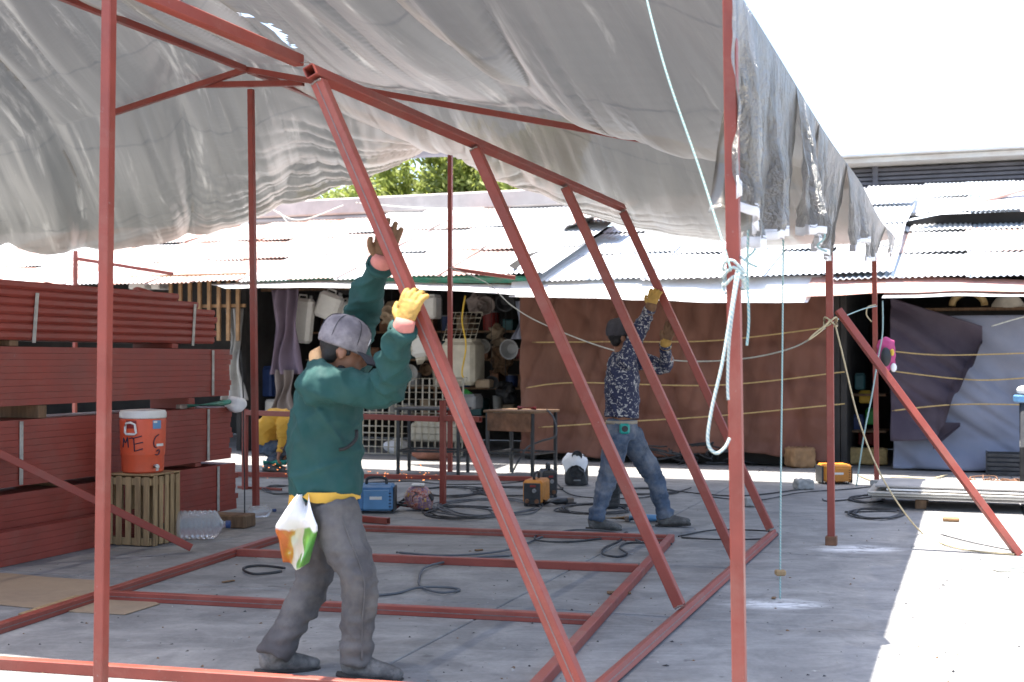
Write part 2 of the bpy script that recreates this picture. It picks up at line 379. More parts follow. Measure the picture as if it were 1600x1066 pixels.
        if cap: s.f.append(tuple(b0 + k for k in range(n - 1, -1, -1))); s.f.append(tuple(b0 + (m - 1) * n + k for k in range(n))); s.mi += [mi, mi]
        return s
    def loft(s, pts, rad, right, n=20, mi=0, cap=True):      # elliptical sections; rad = (across, deep); right = side vector(s)
        m = len(pts); b0 = len(s.v)
        for i in range(m):
            p = V(pts[i]); d = (V(pts[min(i + 1, m - 1)]) - V(pts[max(i - 1, 0)])).normalized()
            r = V(right[i]) if isinstance(right, list) else V(right)
            a = (r - d * r.dot(d)).normalized(); b = d.cross(a)
            for k in range(n):
                an = 2 * math.pi * k / n; s.v.append(p + a * (math.cos(an) * rad[i][0]) + b * (math.sin(an) * rad[i][1]))
        for i in range(m - 1):
            for k in range(n): s.f.append((b0 + i * n + k, b0 + i * n + (k + 1) % n, b0 + i * n + n + (k + 1) % n, b0 + i * n + n + k)); s.mi.append(mi)
        if cap: s.f.append(tuple(b0 + k for k in range(n - 1, -1, -1))); s.f.append(tuple(b0 + (m - 1) * n + k for k in range(n))); s.mi += [mi, mi]
        return s
    def lathe(s, prof, c, n=24, ax=None, mi=0):        # prof = [(radius, height)]
        c = V(c); a, b, d = ax if ax else (V((1, 0, 0)), V((0, 1, 0)), Z); b0 = len(s.v); m = len(prof)
        for r, h in prof:
            for k in range(n):
                an = 2 * math.pi * k / n; s.v.append(c + a * (r * math.cos(an)) + b * (r * math.sin(an)) + d * h)
        for i in range(m - 1):
            for k in range(n): s.f.append((b0 + i * n + k, b0 + i * n + (k + 1) % n, b0 + i * n + n + (k + 1) % n, b0 + i * n + n + k)); s.mi.append(mi)
        if prof[0][0] > 1e-4: s.f.append(tuple(b0 + k for k in range(n - 1, -1, -1))); s.mi.append(mi)
        if prof[-1][0] > 1e-4: s.f.append(tuple(b0 + (m - 1) * n + k for k in range(n))); s.mi.append(mi)
        return s
    def ell(s, c, r, ax=None, nu=14, nv=9, mi=0):
        prof = [(max(1e-5, math.sin(math.pi * i / nv)), -math.cos(math.pi * i / nv)) for i in range(nv + 1)]
        a, b, d = ax if ax else (V((1, 0, 0)), V((0, 1, 0)), Z)
        return s.lathe(prof, c, nu, (a * r[0], b * r[1], d * r[2]), mi)
    def grid(s, fn, nu, nv, mi=0, uvfn=None, skip=None):
        b0 = len(s.v)
        for i in range(nu + 1):
            for j in range(nv + 1):
                s.v.append(V(fn(i / nu, j / nv)))
                if uvfn: s.uv[len(s.v) - 1] = uvfn(i / nu, j / nv)
        for i in range(nu):
            for j in range(nv):
                q = (b0 + i * (nv + 1) + j, b0 + (i + 1) * (nv + 1) + j, b0 + (i + 1) * (nv + 1) + j + 1, b0 + i * (nv + 1) + j + 1)
                if skip and skip(s.v[q[0]], s.v[q[2]]): continue
                s.f.append(q); s.mi.append(mi)
        return s
    def thick(s, fn, nu, nv, th, nrm, mi=0, uvfn=None):     # sheet with real thickness
        n = V(nrm).normalized() * th
        i0 = len(s.v); s.grid(fn, nu, nv, mi, uvfn); i1 = len(s.v)
        s.grid(lambda a, b: V(fn(a, b)) - n, nu, nv, mi, uvfn)
        w = nv + 1
        edge = [i * w for i in range(nu + 1)] + [nu * w + j for j in range(1, nv + 1)] + [i * w + nv for i in range(nu - 1, -1, -1)] + [j for j in range(nv - 1, 0, -1)]
        for k in range(len(edge)):
            a, b = edge[k], edge[(k + 1) % len(edge)]; s.f.append((i0 + a, i0 + b, i1 + b, i1 + a)); s.mi.append(mi)
        return s
    def mesh(s, name, mats, off=V((0, 0, 0)), smooth=False):
        me = bpy.data.meshes.new(name); me.from_pydata([tuple(p - off) for p in s.v], [], s.f)
        for m in (mats if isinstance(mats, (list, tuple)) else [mats]): me.materials.append(MATS[m])
        me.polygons.foreach_set('material_index', s.mi)
        if smooth: me.polygons.foreach_set('use_smooth', [True] * len(me.polygons))
        if s.uv:
            ul = me.uv_layers.new(name='UVMap'); vi = [0] * len(me.loops); me.loops.foreach_get('vertex_index', vi)
            flat = []
            for i in vi: flat += s.uv.get(i, (0, 0))
            ul.data.foreach_set('uv', flat)
        me.update(); fix(me); return me
import bmesh
def fix(me):
    bm = bmesh.new(); bm.from_mesh(me); bmesh.ops.recalc_face_normals(bm, faces=bm.faces); bm.to_mesh(me); bm.free()
def tag(o, label=None, cat_=None, group=None, kind=None):
    if label: o['label'] = label
    if cat_: o['category'] = cat_
    if group: o['group'] = group
    if kind: o['kind'] = kind
    return o
LOC = {}
def thing(name, label, cat_, loc, group=None):
    o = bpy.data.objects.new(name, None); col.objects.link(o); o.location = V(loc); o.empty_display_size = .1
    LOC[o.name] = V(loc); return tag(o, label, cat_, group)
def part(name, mb, mat, parent, smooth=False, auto=None, label=None):
    off = LOC[parent.name]; me = mb.mesh(name, mat, off, smooth)
    return link(name, me, parent, off, auto, label)
def link(name, me, parent, off, auto=None, label=None):
    o = bpy.data.objects.new(name, me); col.objects.link(o); o.parent = parent; LOC[o.name] = off
    if auto: smooth_auto(me, auto)
    if label: o['label'] = label
    return o
def smooth_auto(me, ang):
    me.polygons.foreach_set('use_smooth', [True] * len(me.polygons))
    try: me.set_sharp_from_angle(angle=R(ang))
    except Exception: pass
def single(name, mb, mat, label, cat_, group=None, smooth=False, auto=None, kind=None):
    xs = [p.x for p in mb.v]; ys = [p.y for p in mb.v]; zs = [p.z for p in mb.v]
    off = V(((min(xs) + max(xs)) / 2, (min(ys) + max(ys)) / 2, min(zs)))
    me = mb.mesh(name, mat, off, smooth); o = bpy.data.objects.new(name, me); col.objects.link(o); o.location = off; LOC[o.name] = off
    if auto: smooth_auto(me, auto)
    return tag(o, label, cat_, group, kind)
def remesh(mb, mats, vox, it=4, disp=None, off=V((0, 0, 0)), name='tmp'):
    me = mb.mesh('tmp', mats, off); o = bpy.data.objects.new('tmp', me); col.objects.link(o)
    r = o.modifiers.new('r', 'REMESH'); r.mode = 'VOXEL'; r.voxel_size = vox
    if it: sm = o.modifiers.new('s', 'SMOOTH'); sm.iterations = it; sm.factor = .5
    dg = bpy.context.evaluated_depsgraph_get(); ev = o.evaluated_get(dg)
    out = bpy.data.meshes.new_from_object(ev); out.name = name
    bpy.data.objects.remove(o); bpy.data.meshes.remove(me)
    if not out.materials:
        for m in (mats if isinstance(mats, (list, tuple)) else [mats]): out.materials.append(MATS[m])
    if disp:
        nr = [v.normal.copy() for v in out.vertices]
        for v, n in zip(out.vertices, nr): v.co = v.co + n * disp(v.co + off, n)
    out.polygons.foreach_set('use_smooth', [True] * len(out.polygons)); out.update(); return out
def rpart(name, mb, mat, parent, vox, it=4, disp=None, label=None):
    off = LOC[parent.name]; return link(name, remesh(mb, mat, vox, it, disp, off, name), parent, off, None, label)
def fold(p, f, seed=0):
    return noise.noise(V((p.x * f[0] + seed, p.y * f[1] + seed * 1.7, p.z * f[2])))
def ridged(x): return (1 - abs(x) * 2)
def seam(p0, p1, side, up, half, parent, w=.005):
    # raw weld line where two channels meet, on one flank of a tube
    d, a, b = frame_of(V(p1) - V(p0), up); mb = MB()
    for k in ([side] if side else [-1, 1]):
        c = (V(p0) + V(p1)) / 2 + a * (k * half); L = (V(p1) - V(p0)).length
        mb.box(c, (L - .02, .004, w), (d, a, b))
    return part('weld_seam', mb, 'seam', parent)
# ------------------------------------------------------------------ ground and slabs
mb = MB(); mb.grid(lambda a, b: V((-150 + 300 * a, -20 + 320 * b, -.012)), 30, 30)
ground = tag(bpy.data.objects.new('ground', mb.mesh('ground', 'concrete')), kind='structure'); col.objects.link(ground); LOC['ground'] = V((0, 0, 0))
SL, SW, GAP = 2.55, 3.0, .010
mb = MB(); mb.rbox((0, 0, -.02), (SL - GAP, SW - GAP, .04), (U, N, Z), .005); slab_me = mb.mesh('slab', 'concrete')
for i in range(-3, 6):
    for j in range(-3, 5):
        c = ST(2.2 + SL * (i + .5), 1.75 + SW * (j + .5))
        if c.y < 2 or abs(c.x) > c.y * .55 + 2.5 or FM.dot(c - FB) > -1.2: continue
        o = bpy.data.objects.new('slab', slab_me); col.objects.link(o); o.parent = ground; o.location = c + Z * random.uniform(-.0012, .0012)

# ------------------------------------------------------------------ canopy: tarp and its steel frame
def lerp_tab(x, tab):
    if x <= tab[0][0]: return tab[0][1]
    for (a, va), (b, vb) in zip(tab, tab[1:]):
        if x <= b:
            k = (x - a) / (b - a); k = k * k * (3 - 2 * k); return va + (vb - va) * k
    return tab[-1][1]
TR = 5.6; TL = 11.6; S0, S1, SR = .25, 10.3, 5.7
def ze(s): return lerp_tab(s, [(-.5, 2.80), (2.8, 2.77), (5.6, 2.80), (8, 2.74), (10.3, 2.80)])
def rid(x, p=1.0): return max(0.0, 1 - abs(x) * 2.2) ** p
def crease(x, sharp=2.0):        # sharp crests, wide troughs, about -.4 .. .6
    return max(0.0, 1 - abs(x) * 2.4) ** sharp - .35
def tarp_z(s, t):
    zr = 4.22
    if t < TR: z = ze(s) + (zr - ze(s)) * (max(0, t) / TR) ** .87
    else: z = zr + (3.0 - zr) * ((t - TR) / (TL - TR))
    if s < SR:
        g = max(0, min(1, (s - S0) / (SR - S0))); bow = 4 * g * (1 - g); edge = min(1, max(0, t) * .9)
        z -= bow * (.05 + .22 * math.exp(-((t - 1.2) / 1.0) ** 2)) * edge
        wf_ = (.35 + .65 * bow ** .5) * edge
    else:
        g = min(1, (s - SR) / (S1 - SR))
        if t < TR: sag = .60 * g ** 1.2 * max(0, math.sin(math.pi * t / TR)) ** .75 + .12 * 4 * g * (1 - g) * min(1, t)
        else: sag = .36 * g ** 1.2 * max(0, math.sin(math.pi * min(1, (t - TR) / (TL - TR)))) ** .75 + .16 * 4 * g * (1 - g)
        z -= sag
        dx, dy = s - 10.7, t - TR; r = math.hypot(dx, dy); ph = math.atan2(dx, dy)
        nn = noise.noise(V((ph * 9, r * .25, 4.2))); w = min(1, g * 4) * min(1, r * .4) * min(1, max(0, t) * .9)
        z += .13 * crease(nn, 1.6) * w * math.exp(-(r / 2.3) ** 2)
        nn = noise.noise(V((ph * 17, r * .35, 9.2))); z += .03 * crease(nn) * w * math.exp(-(r / 2.0) ** 2)
        wf_ = (.35 + .65 * min(1, g * 4)) * min(1, max(0, t) * .9) * (.7 if t < TR else 1.0)
    ph = t * math.exp(-.07 * s) + .12 * noise.noise(V((s * .2, t * .3, 3)))       # folds run along the canopy, fanning out
    msk = .45 + .9 * max(0, .35 + noise.noise(V((s * .45, t * .5, 11))))
    f = (.17 if t < TR else .23) * crease(noise.noise(V((ph * 1.5, s * .07, 2)))) + (.075 * crease(noise.noise(V((ph * 3.5, s * .09, 8)))) + .03 * crease(noise.noise(V((ph * 8.0, s * .13, 5))))) * msk
    if s > SR: wf_ *= 1 - .65 * min(1, (s - SR) / (S1 - SR)) ** 5
    z += f * wf_ * (1 - .75 * math.exp(-((t - TR) / .5) ** 2))
    z += .010 * noise.noise(V((s * .4, t * 1.9, 0)))
    return z
tarp = thing('silver_tarp', 'large creased silver tarpaulin stretched as a sunshade over the workers', 'tarpaulin', ST(5, 5.6, 2.6))
tears = [[(408, 36), (424, 38), (446, 55), (452, 72), (440, 62), (425, 46)], [(372, 20), (390, 22), (396, 27), (380, 26)], [(455, 66), (462, 74), (458, 76)]]
def inpoly(x, y, pl):
    r = False
    for i in range(len(pl)):
        x1, y1 = pl[i]; x2, y2 = pl[i - 1]
        if (y1 > y) != (y2 > y) and x < (x2 - x1) * (y - y1) / (y2 - y1) + x1: r = not r
    return r
def torn(a, b):
    c = (a + b) / 2
    if c.y > 12 or c.z < 3: return False
    x, y = proj(c); return any(inpoly(x, y, pl) for pl in tears)
mb = MB()
mb.grid(lambda a, b: ST(S0 + (S1 - S0) * a, TL * b, tarp_z(S0 + (S1 - S0) * a, TL * b)), 330, 330, 0, lambda a, b: (S0 + (S1 - S0) * a, TL * b * math.exp(-.07 * (S0 + (S1 - S0) * a))), torn)
part('sheet', mb, 'silver_tarp', tarp, True)
V0 = -.12
VCUT = [V0, .42, 1.75, 2.75, 4.4, 6.3, 8.6, S1]         # the valance hangs in overlapping panels
def val_len(s): return lerp_tab(s, [(-.45, .74), (.3, .80), (1.9, .66), (4, .56), (6, .42), (8.5, .24), (10.3, .17)])
def val_pt(s, v, k=0):
    L = val_len(s); c0, c1 = VCUT[k], VCUT[k + 1]; a = (s - c0) / (c1 - c0)
    n1 = noise.noise(V((s * 1.3 + k * 3, v * .25, 7))); n2 = noise.noise(V((s * 5.2 + k, v * .6 + s * .5, 3))); n3 = noise.noise(V((s * 14, v * 4.2, 5))); n4 = noise.noise(V((s * 34, v * 9, 1)))
    out = L * ((.24 * n1 + .13 * n2 + .05 * n3 + .016 * n4) * (v ** .8) + .03 * v) + (.05 * v * (k % 2) - .02 * v) + .10 * v * (a - .5)
    zz = tarp_z(s, 0) - v * (L + (.06 if k % 2 else 0) + .07 * (.5 - a) * (1 if k % 3 else -1)) + .02 * n3 * v * L
    return ST(s + .14 * n2 * v * L, out, zz)
for k in range(len(VCUT) - 1):
    c0, c1 = VCUT[k] - (.05 if k else 0), VCUT[k + 1] + .05
    n_ = int((c1 - c0) * 46); mb = MB(); mb.grid(lambda a, b: val_pt(c0 + (c1 - c0) * a, b, k), n_, 36, 0, lambda a, b: (c0 + (c1 - c0) * a, -b * val_len(c0 + (c1 - c0) * a)))
    part('valance_panel', mb, 'silver_foil', tarp, True)
    mb = MB(); mb.thick(lambda a, b: val_pt(c0 + (c1 - c0) * a, 1, k) - Z * (.048 * b - .012) + N * .005, n_, 2, .004, N); part('hem', mb, 'white_cloth', tarp, True)
fa = [P(1140, 120, 4.80), P(1168, 120, 4.92), P(1112, 330, 4.80), P(1176, 352, 4.92)]
def flap(a, b): return (fa[0] * (1 - a) + fa[1] * a) * (1 - b) + (fa[2] * (1 - a) + fa[3] * a) * b + V((0, 1, 0)) * (.05 + .035 * math.sin(a * 9 + b * 2) * b + .02 * noise.noise(V((a * 3, b * 3, 2)))) + Z * (.03 * math.sin(a * 6) * (b > .95))
mb = MB(); mb.grid(flap, 24, 40, 0, lambda a, b: (a * .25, -b * .6)); part('corner_flap', mb, 'silver_tarp', tarp, True)

cf = thing('canopy_frame', 'red primed steel posts and rafters holding up the silver tarpaulin', 'canopy frame', ST(5, 3))
def steel(name, p0, p1, parent, w=.076, h=None, up=Z, mat='primer', seams=0, ends=.25, exact=False):
    if w > .045 and not exact: w = .054; h = None
    h = h or w; mb = MB(); mb.bar(p0, p1, w, h, up, .004, .005, ends); o = part(name, mb, mat, parent)
    if seams is not None and seams != 0:
        LOC[o.name] = LOC[parent.name]; seam(p0, p1, seams if seams in (-1, 1) else 0, up, w / 2, o)
    return o
rp = P(1142, 0, 4.74); steel('post', V((rp.x + .028, 4.74, 0)), V((rp.x - .004, 4.74, 2.80)), cf, .049, up=U, exact=True)
b = G(1299, 852); steel('post', b, V((b.x - .01, b.y, 2.74)), cf, .062, up=U)
mb = MB(); mb.rbox(b + Z * .035, (.085, .085, .07), (U, N, Z), .004); part('base_plate', mb, 'rust', cf)
b = G(1370, 758); steel('post', b, V((b.x - .02, b.y, 2.74)), cf, .060, up=U)
mb = MB(); mb.rbox(b + Z * .03, (.14, .14, .06), (U, N, Z), .006); part('base_plate', mb, 'concrete_block', cf)
b = G(400, 796); tp = P(392, 140, b.y); steel('post', b, tp, cf, .066, up=U, mat='primer_dark')
hl, hr = P(306, 133, b.y + .1), P(474, 130, b.y - .25); steel('post_head', hl, hr, cf, .05, mat='primer_dark')
b = ST(10.25, 5.42); steel('post', b, V((b.x, b.y, 4.02)), cf, .052, up=U, mat='primer_dark')
pk = ST(SR, TR, 4.15)
steel('rafter', pk + V((0, 0, 0)), ST(SR, 1.5, tarp_z(SR, 1.5) - .045), cf, .06, mat='primer_dark')
steel('rafter', pk + N * .02, pk + (ST(SR, TL - .2, 2.95) - pk) * .27, cf, .06, mat='primer_dark')
steel('ridge_beam', ST(-.3, TR, 4.13), pk - U * .05, cf, .066, mat='primer_dark')
steel('ridge_beam', pk + U * .05, ST(10.3, TR - .1, 4.12), cf, .06, mat='primer_dark')

lp = thing('post_and_beam', 'near left red steel post carrying a beam with an open cut end', 'steel post', V((-1.715, 5.35, 0)))
steel('post', V((P(159, 1066, 5.35).x - .005, 5.35, 0)), V((P(171, 0, 5.35).x, 5.35, 3.05)), lp, .047, up=U, exact=True)
e1 = P(467, 95, 6.02); e0 = P(240, -2, 4.98); dd = (e0 - e1).normalized()
steel('beam', e1, e0 + dd * 1.2, lp, .066)
q = e1 + (e0 - e1) * .86; steel('cross_beam', V((-1.66, 5.35, 2.99)) - FW * .25, V((q.x, q.y, 2.99)) + FW * .2, lp, .066)
mb = MB(); mb.tube([q + V((0, 0, .0)), V((q.x, q.y, 2.98))], .02, 8); part('hanger', mb, 'raw_steel', lp)

# ------------------------------------------------------------------ wall frame being raised by the two workers
W0 = V((.297, 5.25, .027)); W1 = V((2.085, 10.25, .027)); WU = (W1 - W0).normalized(); WN = V((-WU.y, WU.x, 0))
LEAN, HT = 1.245, 2.665
def WF(s, k):    # s metres along the bottom rail, k 0..1 up the lean
    return W0 + WU * s + (WN * LEAN + Z * HT) * k
WL = (W1 - W0).length
wf = thing('wall_frame', 'leaning red steel wall frame being pushed upright by two workers', 'steel frame', W0)
upv = (WN * LEAN + Z * HT).normalized(); knorm = WU.cross(upv).normalized()
steel('bottom_rail', W0 - WU * .12, W1 + WU * .04, wf, .076, up=upv, seams=1)
T0, T1 = WF(.0, 1), WF(WL, 1)
steel('top_rail', T0 - WU * .05, T1 + WU * .04, wf, .076, up=upv)
ks = [0.0, (G(1047, 965) - W0).dot(WU), (G(1138, 888) - W0).dot(WU), WL - .02]
for s in ks:
    steel('upright', WF(s, .016), WF(s, .984), wf, .061, up=knorm, seams=2 if s == 0 else None, exact=True)
mb = MB(); mb.tube([e1 + V((.0, 0, -.01)), (e1 + T0) / 2 + V((.01, 0, .02)), T0 - WU * .04 + Z * .03], .0035, 6); part('tie_wire', mb, 'raw_steel', wf)
for s in ks:
    for kk, dd_ in ((.982, -1), (.014, -1), (.982, 1), (.014, 1)):
        mb = MB(); p_ = WF(s, kk) + WU * (dd_ * .028)
        mb.tube(cat([p_ - knorm * .026 + WU * (dd_ * .003), p_ + V((0, 0, .006)) + WU * (dd_ * .003), p_ + knorm * .026 + WU * (dd_ * .003)], 5), [.0035 + .0035 * ((j * 5) % 3) / 2 for j in range(11)], 7); part('weld_bead', mb, 'raw_steel', wf, True)
# ------------------------------------------------------------------ floor frame lying on the slab
gA = V((.243, .97, 0)).normalized(); gB = V((gA.y, -gA.x, 0))
ff = thing('floor_frame', 'rectangular red steel floor frame with cross bars lying on the concrete', 'steel frame', G(700, 930))
H = .0265
la = G(372, 867); pR = G(1052, 842)
def onleft(y): return la + gA * ((y - la.y) / gA.y)
def onright(y): return pR + gA * ((y - pR.y) / gA.y)
def rail(name, a, b, **k): return steel(name, V((a.x, a.y, H)), V((b.x, b.y, H)), ff, .076, **k)
def cross(yl): 
    a = onleft(yl); W = (pR - la).dot(gB); return a, a + gB * W
fl, fr_ = cross(6.02); bl, br = cross(10.72)
rail('side_rail', fl - gA * .04, bl + gA * .04, seams=1)
rail('side_rail', fr_ - gA * .04, br + gA * .04, seams=-1)
for y, sd in ((6.02, None), (7.60, 2), (9.28, None), (10.72, 2)):
    a, b = cross(y); rail('cross_rail', a + gB * .027, b - gB * .027, seams=sd)
for y in (7.60, 9.28, 10.72):
    a, b = cross(y)
    for e_, sg in ((a, 1), (b, -1)):
        q_ = V((e_.x, e_.y, H)) + gB * (sg * .029); mb = MB(); mb.tube(cat([q_ + Z * .026 - gA * .026, q_ + Z * .029, q_ + Z * .026 + gA * .026], 5), [.003 + .003 * ((j * 5) % 3) / 2 for j in range(11)], 7); part('weld_bead', mb, 'raw_steel', ff, True)

# ------------------------------------------------------------------ brace at the right, leaning brace at the left
a, b = P(1312, 488, 9.80), G(1590, 868); b.z = .02
dr = (b - a).normalized()
bt = thing('diagonal_brace', 'red steel brace slanting from a post down to the sunlit concrete', 'steel brace', b)
steel('tube', a - dr * .02, b + dr * .02, bt, .062, up=V((0, -1, .2)), seams=None)
a, b = P(-60, 679, 8.75), P(298, 851, 9.42); b.z = .04
bt = thing('loose_tube', 'dark red steel tube leaning on the stacked channels beside the crate', 'steel tube', b)
steel('tube', a, b, bt, .07, mat='primer_dark', up=Z)

# ------------------------------------------------------------------ stacks of steel channel
E = V((-2.53, 11.8, 0)); CH = .047; CW = .12; CL = 6.2
def channel_mesh(lips):
    t = .004; mb = MB(); h = CH / 2 - .0008; w = CW / 2 - .003; lip = .0185 if lips else .014
    # section in (N, Z); web on the camera side (-N) unless lips face out
    if lips: sec = [(-w, -h + lip), (-w, -h), (w, -h), (w, h), (-w, h), (-w, h - lip)]
    else: sec = [(w, -h + lip), (w, -h), (-w, -h), (-w, h), (w, h), (w, h - lip)]
    inn = [(x * .95 + 0, y * .86) for x, y in sec]
    if lips: inn[0] = (-w + t, -h + lip); inn[-1] = (-w + t, h - lip)
    else: inn[0] = (w - t, -h + lip); inn[-1] = (w - t, h - lip)
    n = len(sec); vs_ = []
    for L in (0, -CL):
        vs_ += [U * L + N * x + Z * y for x, y in sec] + [U * L + N * x + Z * y for x, y in inn]
    fs = []
    for i in range(n - 1):
        fs.append((i, i + 1, 2 * n + i + 1, 2 * n + i)); fs.append((n + i, 3 * n + i, 3 * n + i + 1, n + i + 1))
        fs.append((i, n + i, n + i + 1, i + 1)); fs.append((2 * n + i, 2 * n + i + 1, 3 * n + i + 1, 3 * n + i))
    fs.append((0, 2 * n, 3 * n, n)); fs.append((n - 1, 2 * n - 1, 4 * n - 1, 3 * n - 1))
    mb.add(vs_, fs); return mb.mesh('channel', 'primer_dark')
def rib_mesh():
    h, w = .0296, CW / 2 - .003; sec = [(w, -h), (-w + .016, -h), (-w, -h + .020), (-w, h - .012), (-w + .010, h), (w, h)]; n = len(sec); mb = MB()
    mb.add([U * L + N * x + Z * y for L in (0, -CL) for x, y in sec], [(i, (i + 1) % n, n + (i + 1) % n, n + i) for i in range(n)] + [tuple(range(n)), tuple(range(2 * n - 1, n - 1, -1))]); return mb.mesh('channel', 'primer_dark')
ch_web, ch_lip = channel_mesh(False), rib_mesh()
tiers = [(.05, 9, 0, .0, ch_web, 'lowest'), (.52, 10, -.10, .0, ch_web, 'second lowest'), (1.09, 9, -.08, .02, ch_web, 'second from the top'), (1.56, 7, -.36, .0, ch_lip, 'topmost')]
for zb, rows, ds, dn, me, wd in tiers:
    base = E + U * ds + N * dn; CH = .0605 if wd == 'topmost' else .047
    t = thing('channel_bundle', {'lowest': 'lowest bundle of red steel channels, strapped near its end, on the ground', 'second lowest': 'bundle of red steel channels level with the orange cooler, second from below', 'second from the top': 'bundle of smooth red steel channels second from the top of the stack', 'topmost': 'topmost bundle of red channels, ribbed lips facing out'}[wd], 'steel bundle', base + Z * zb, 'bundles of steel channel stacked at the left')
    for r in range(rows):
        for c in range(4):
            o = bpy.data.objects.new('channel', me); col.objects.link(o); o.parent = t
            jig = (random.uniform(-.03, .03) - (.28 * max(0, r - rows + 3) if wd == 'topmost' else 0))
            o.location = N * (CW / 2 + c * CW + random.uniform(-.004, .004)) + Z * (CH / 2 + r * CH) + U * jig
    H_ = rows * CH
    for sx in {'lowest': (-.32,), 'second lowest': (-.38, -2.75), 'second from the top': (-.30,), 'topmost': (-.35, -2.35)}[wd]:
        mb = MB(); p = base + U * sx
        if wd == 'topmost': sl_ = U * .12
        else: sl_ = V((0, 0, 0))
        mb.box(p - N * .006 + Z * (zb + H_ / 2 - (.05 if wd == 'topmost' else 0)), (.035, .004, H_ - (.02 if wd != 'topmost' else .06)), (U, N, (Z + sl_ * .8).normalized()))
        part('strap', mb, 'strap', t)
for zb, h, offs in ((.48, .038, (-.6, -2.4, -3.9)), (.992, .095, (-.7, -2.6, -4.0)), (1.516, .042, (-.95, -2.9))):
    for k, sx in enumerate(offs):
        mb = MB(); c = E + U * sx + N * .22 + Z * (zb + h / 2); mb.rbox(c, (.09, .40, h), (U, N, Z), .004)
        single('spacer_block', mb, 'wood_dark' if k % 2 else 'primer_dark', '%s spacer %s, %s' % ('brown timber' if k % 2 else 'dark red steel', {.48: 'under the bundle level with the cooler', .992: 'in the wide gap above the cooler', 1.516: 'under the ribbed topmost bundle'}[zb], ['nearest its far end', 'near its middle', 'towards the left edge'][k]), 'spacer', 'spacers between the channel bundles')
for sx in (-.35, -2.4, -4.6):
    mb = MB(); mb.rbox(E + U * sx + N * .2 + Z * .024, (.1, .62, .048), (U, N, Z), .006)
    single('timber_bearer', mb, 'wood_dark', 'flat timber bearer under the lowest bundle, %s' % {-.35: 'below its strapped end', -2.4: 'behind the crate', -4.6: 'at the left edge'}[sx], 'timber', 'timbers under the channel stack')
CH = .047
p = G(70, 868); base = E + U * ((p - E).dot(U) + 1.05) - N * .02
t = thing('channel_bundle', 'short row of red channels lying at the foot of the stack, far left', 'steel bundle', base)
for r in range(5):
    o = bpy.data.objects.new('channel', ch_web); col.objects.link(o); o.parent = t; o.location = -N * (CW / 2) + Z * (CH / 2 + r * CH + .002) + U * random.uniform(-.02, .02)
mb = MB(); b = G(358, 826); mb.rbox(V((b.x, b.y + .12, .055)), (.34, .22, .11), (V((.96, -.25, 0)), V((.25, .96, 0)), Z), .012)
single('timber_block', mb, 'wood_dark', 'grey wooden block on the floor under the stack end', 'block')
mb = MB(); mb.tube(cat([E + U * .02 - N * .02 + Z * 1.5, E + U * .05 - N * .03 + Z * 1.1, E + U * .02 - N * .05 + Z * .7, E + U * .06 - N * .04 + Z * .35, E + U * .0 - N * .08 + Z * .01]), .006, 6)
single('hanging_wire', mb, 'black_rubber', 'thin black wire hanging down the end of the channel stack', 'wire', smooth=True)
# green torch with a rag lying between bundles
p = E + U * -.35 - N * .06 + Z * 1.01
tg = thing('torch_handle', 'green tool handle with white rag poking from the stack', 'tool', p + Z * .01)
mb = MB(); mb.tube([p + Z * .012 - U * .55, p + Z * .02, p + Z * .03 + U * .12], [.018, .025, .022], 10); part('handle', mb, 'green_beam', tg, True)
mb = MB(); mb.ell(p + U * .22 + Z * .0, (.10, .07, .08)); rpart('rag', mb, 'white_cloth', tg, .012, 1, lambda c, n: .03 * noise.noise(c * 14))
mb = MB(); mb.rbox(p - U * .62 + Z * .01, (.1, .05, .04), (U, N, Z), .006); part('clamp', mb, 'raw_steel', tg)
# things lying on top of the stack
for px, py, w in ((118, 447, .16), (258, 456, .2), (62, 441, .3)):
    p = P(px, py, 10.2 if px < 150 else 10.9); p.z = 1.99
    mb = MB(); mb.tube(cat([p + N * .3, p + N * .34 + U * w * .4 + Z * .03, p + N * .28 + U * w]), [.03] * 17, 8)
    single('scrap_piece', mb, 'black_plastic' if px == 118 else 'primer_dark', {118: 'small black scrap on top of the channel stack', 258: 'rusty offcut lying on top of the stack near its end', 62: 'red offcut on top of the channel stack, far left'}[px], 'scrap', smooth=True)

# ------------------------------------------------------------------ cooler on crate, jugs, cardboard
cc = V((-2.86, 9.96, 0)); cA = V((.95, -.31, 0)).normalized(); cB = V((.31, .95, 0)).normalized(); ch_ = .535; cw = .40
cr = thing('wooden_crate', 'slatted wooden fruit crate standing on end under the cooler', 'crate', cc)
for i in range(5):
    for sd in (-1, 1):
        mb = MB(); x = -cw / 2 + .04 + i * (cw - .08) / 4; mb.rbox(cc + cA * (x + random.uniform(-.006, .006)) + cB * (sd * (cw / 2 + .002)) + Z * ch_ / 2, (.050, .012, ch_ - random.uniform(0, .02)), (cA, cB, Z), .003); part('slat', mb, 'wood', cr)
    for sd in (-1, 1):
        mb = MB(); x = -cw / 2 + .05 + i * (cw - .1) / 4; mb.rbox(cc + cB * x + cA * (sd * (cw / 2 + .004)) + Z * ch_ / 2, (.012, .050, ch_ - random.uniform(0, .02)), (cA, cB, Z), .003); part('slat', mb, 'wood', cr)
for zz in (.035, ch_ - .045):
    for sd in (-1, 1):
        mb = MB(); mb.rbox(cc + cB * (sd * (cw / 2 - .016)) + Z * zz, (cw - .02, .018, .055), (cA, cB, Z), .003); part('batten', mb, 'wood', cr)
        mb = MB(); mb.rbox(cc + cA * (sd * (cw / 2 - .014)) + Z * zz, (.018, cw - .06, .055), (cA, cB, Z), .003); part('batten', mb, 'wood', cr)
mb = MB(); mb.rbox(cc + Z * (ch_ + .006), (cw, cw, .012), (cA, cB, Z), .003); part('end_board', mb, 'wood', cr)
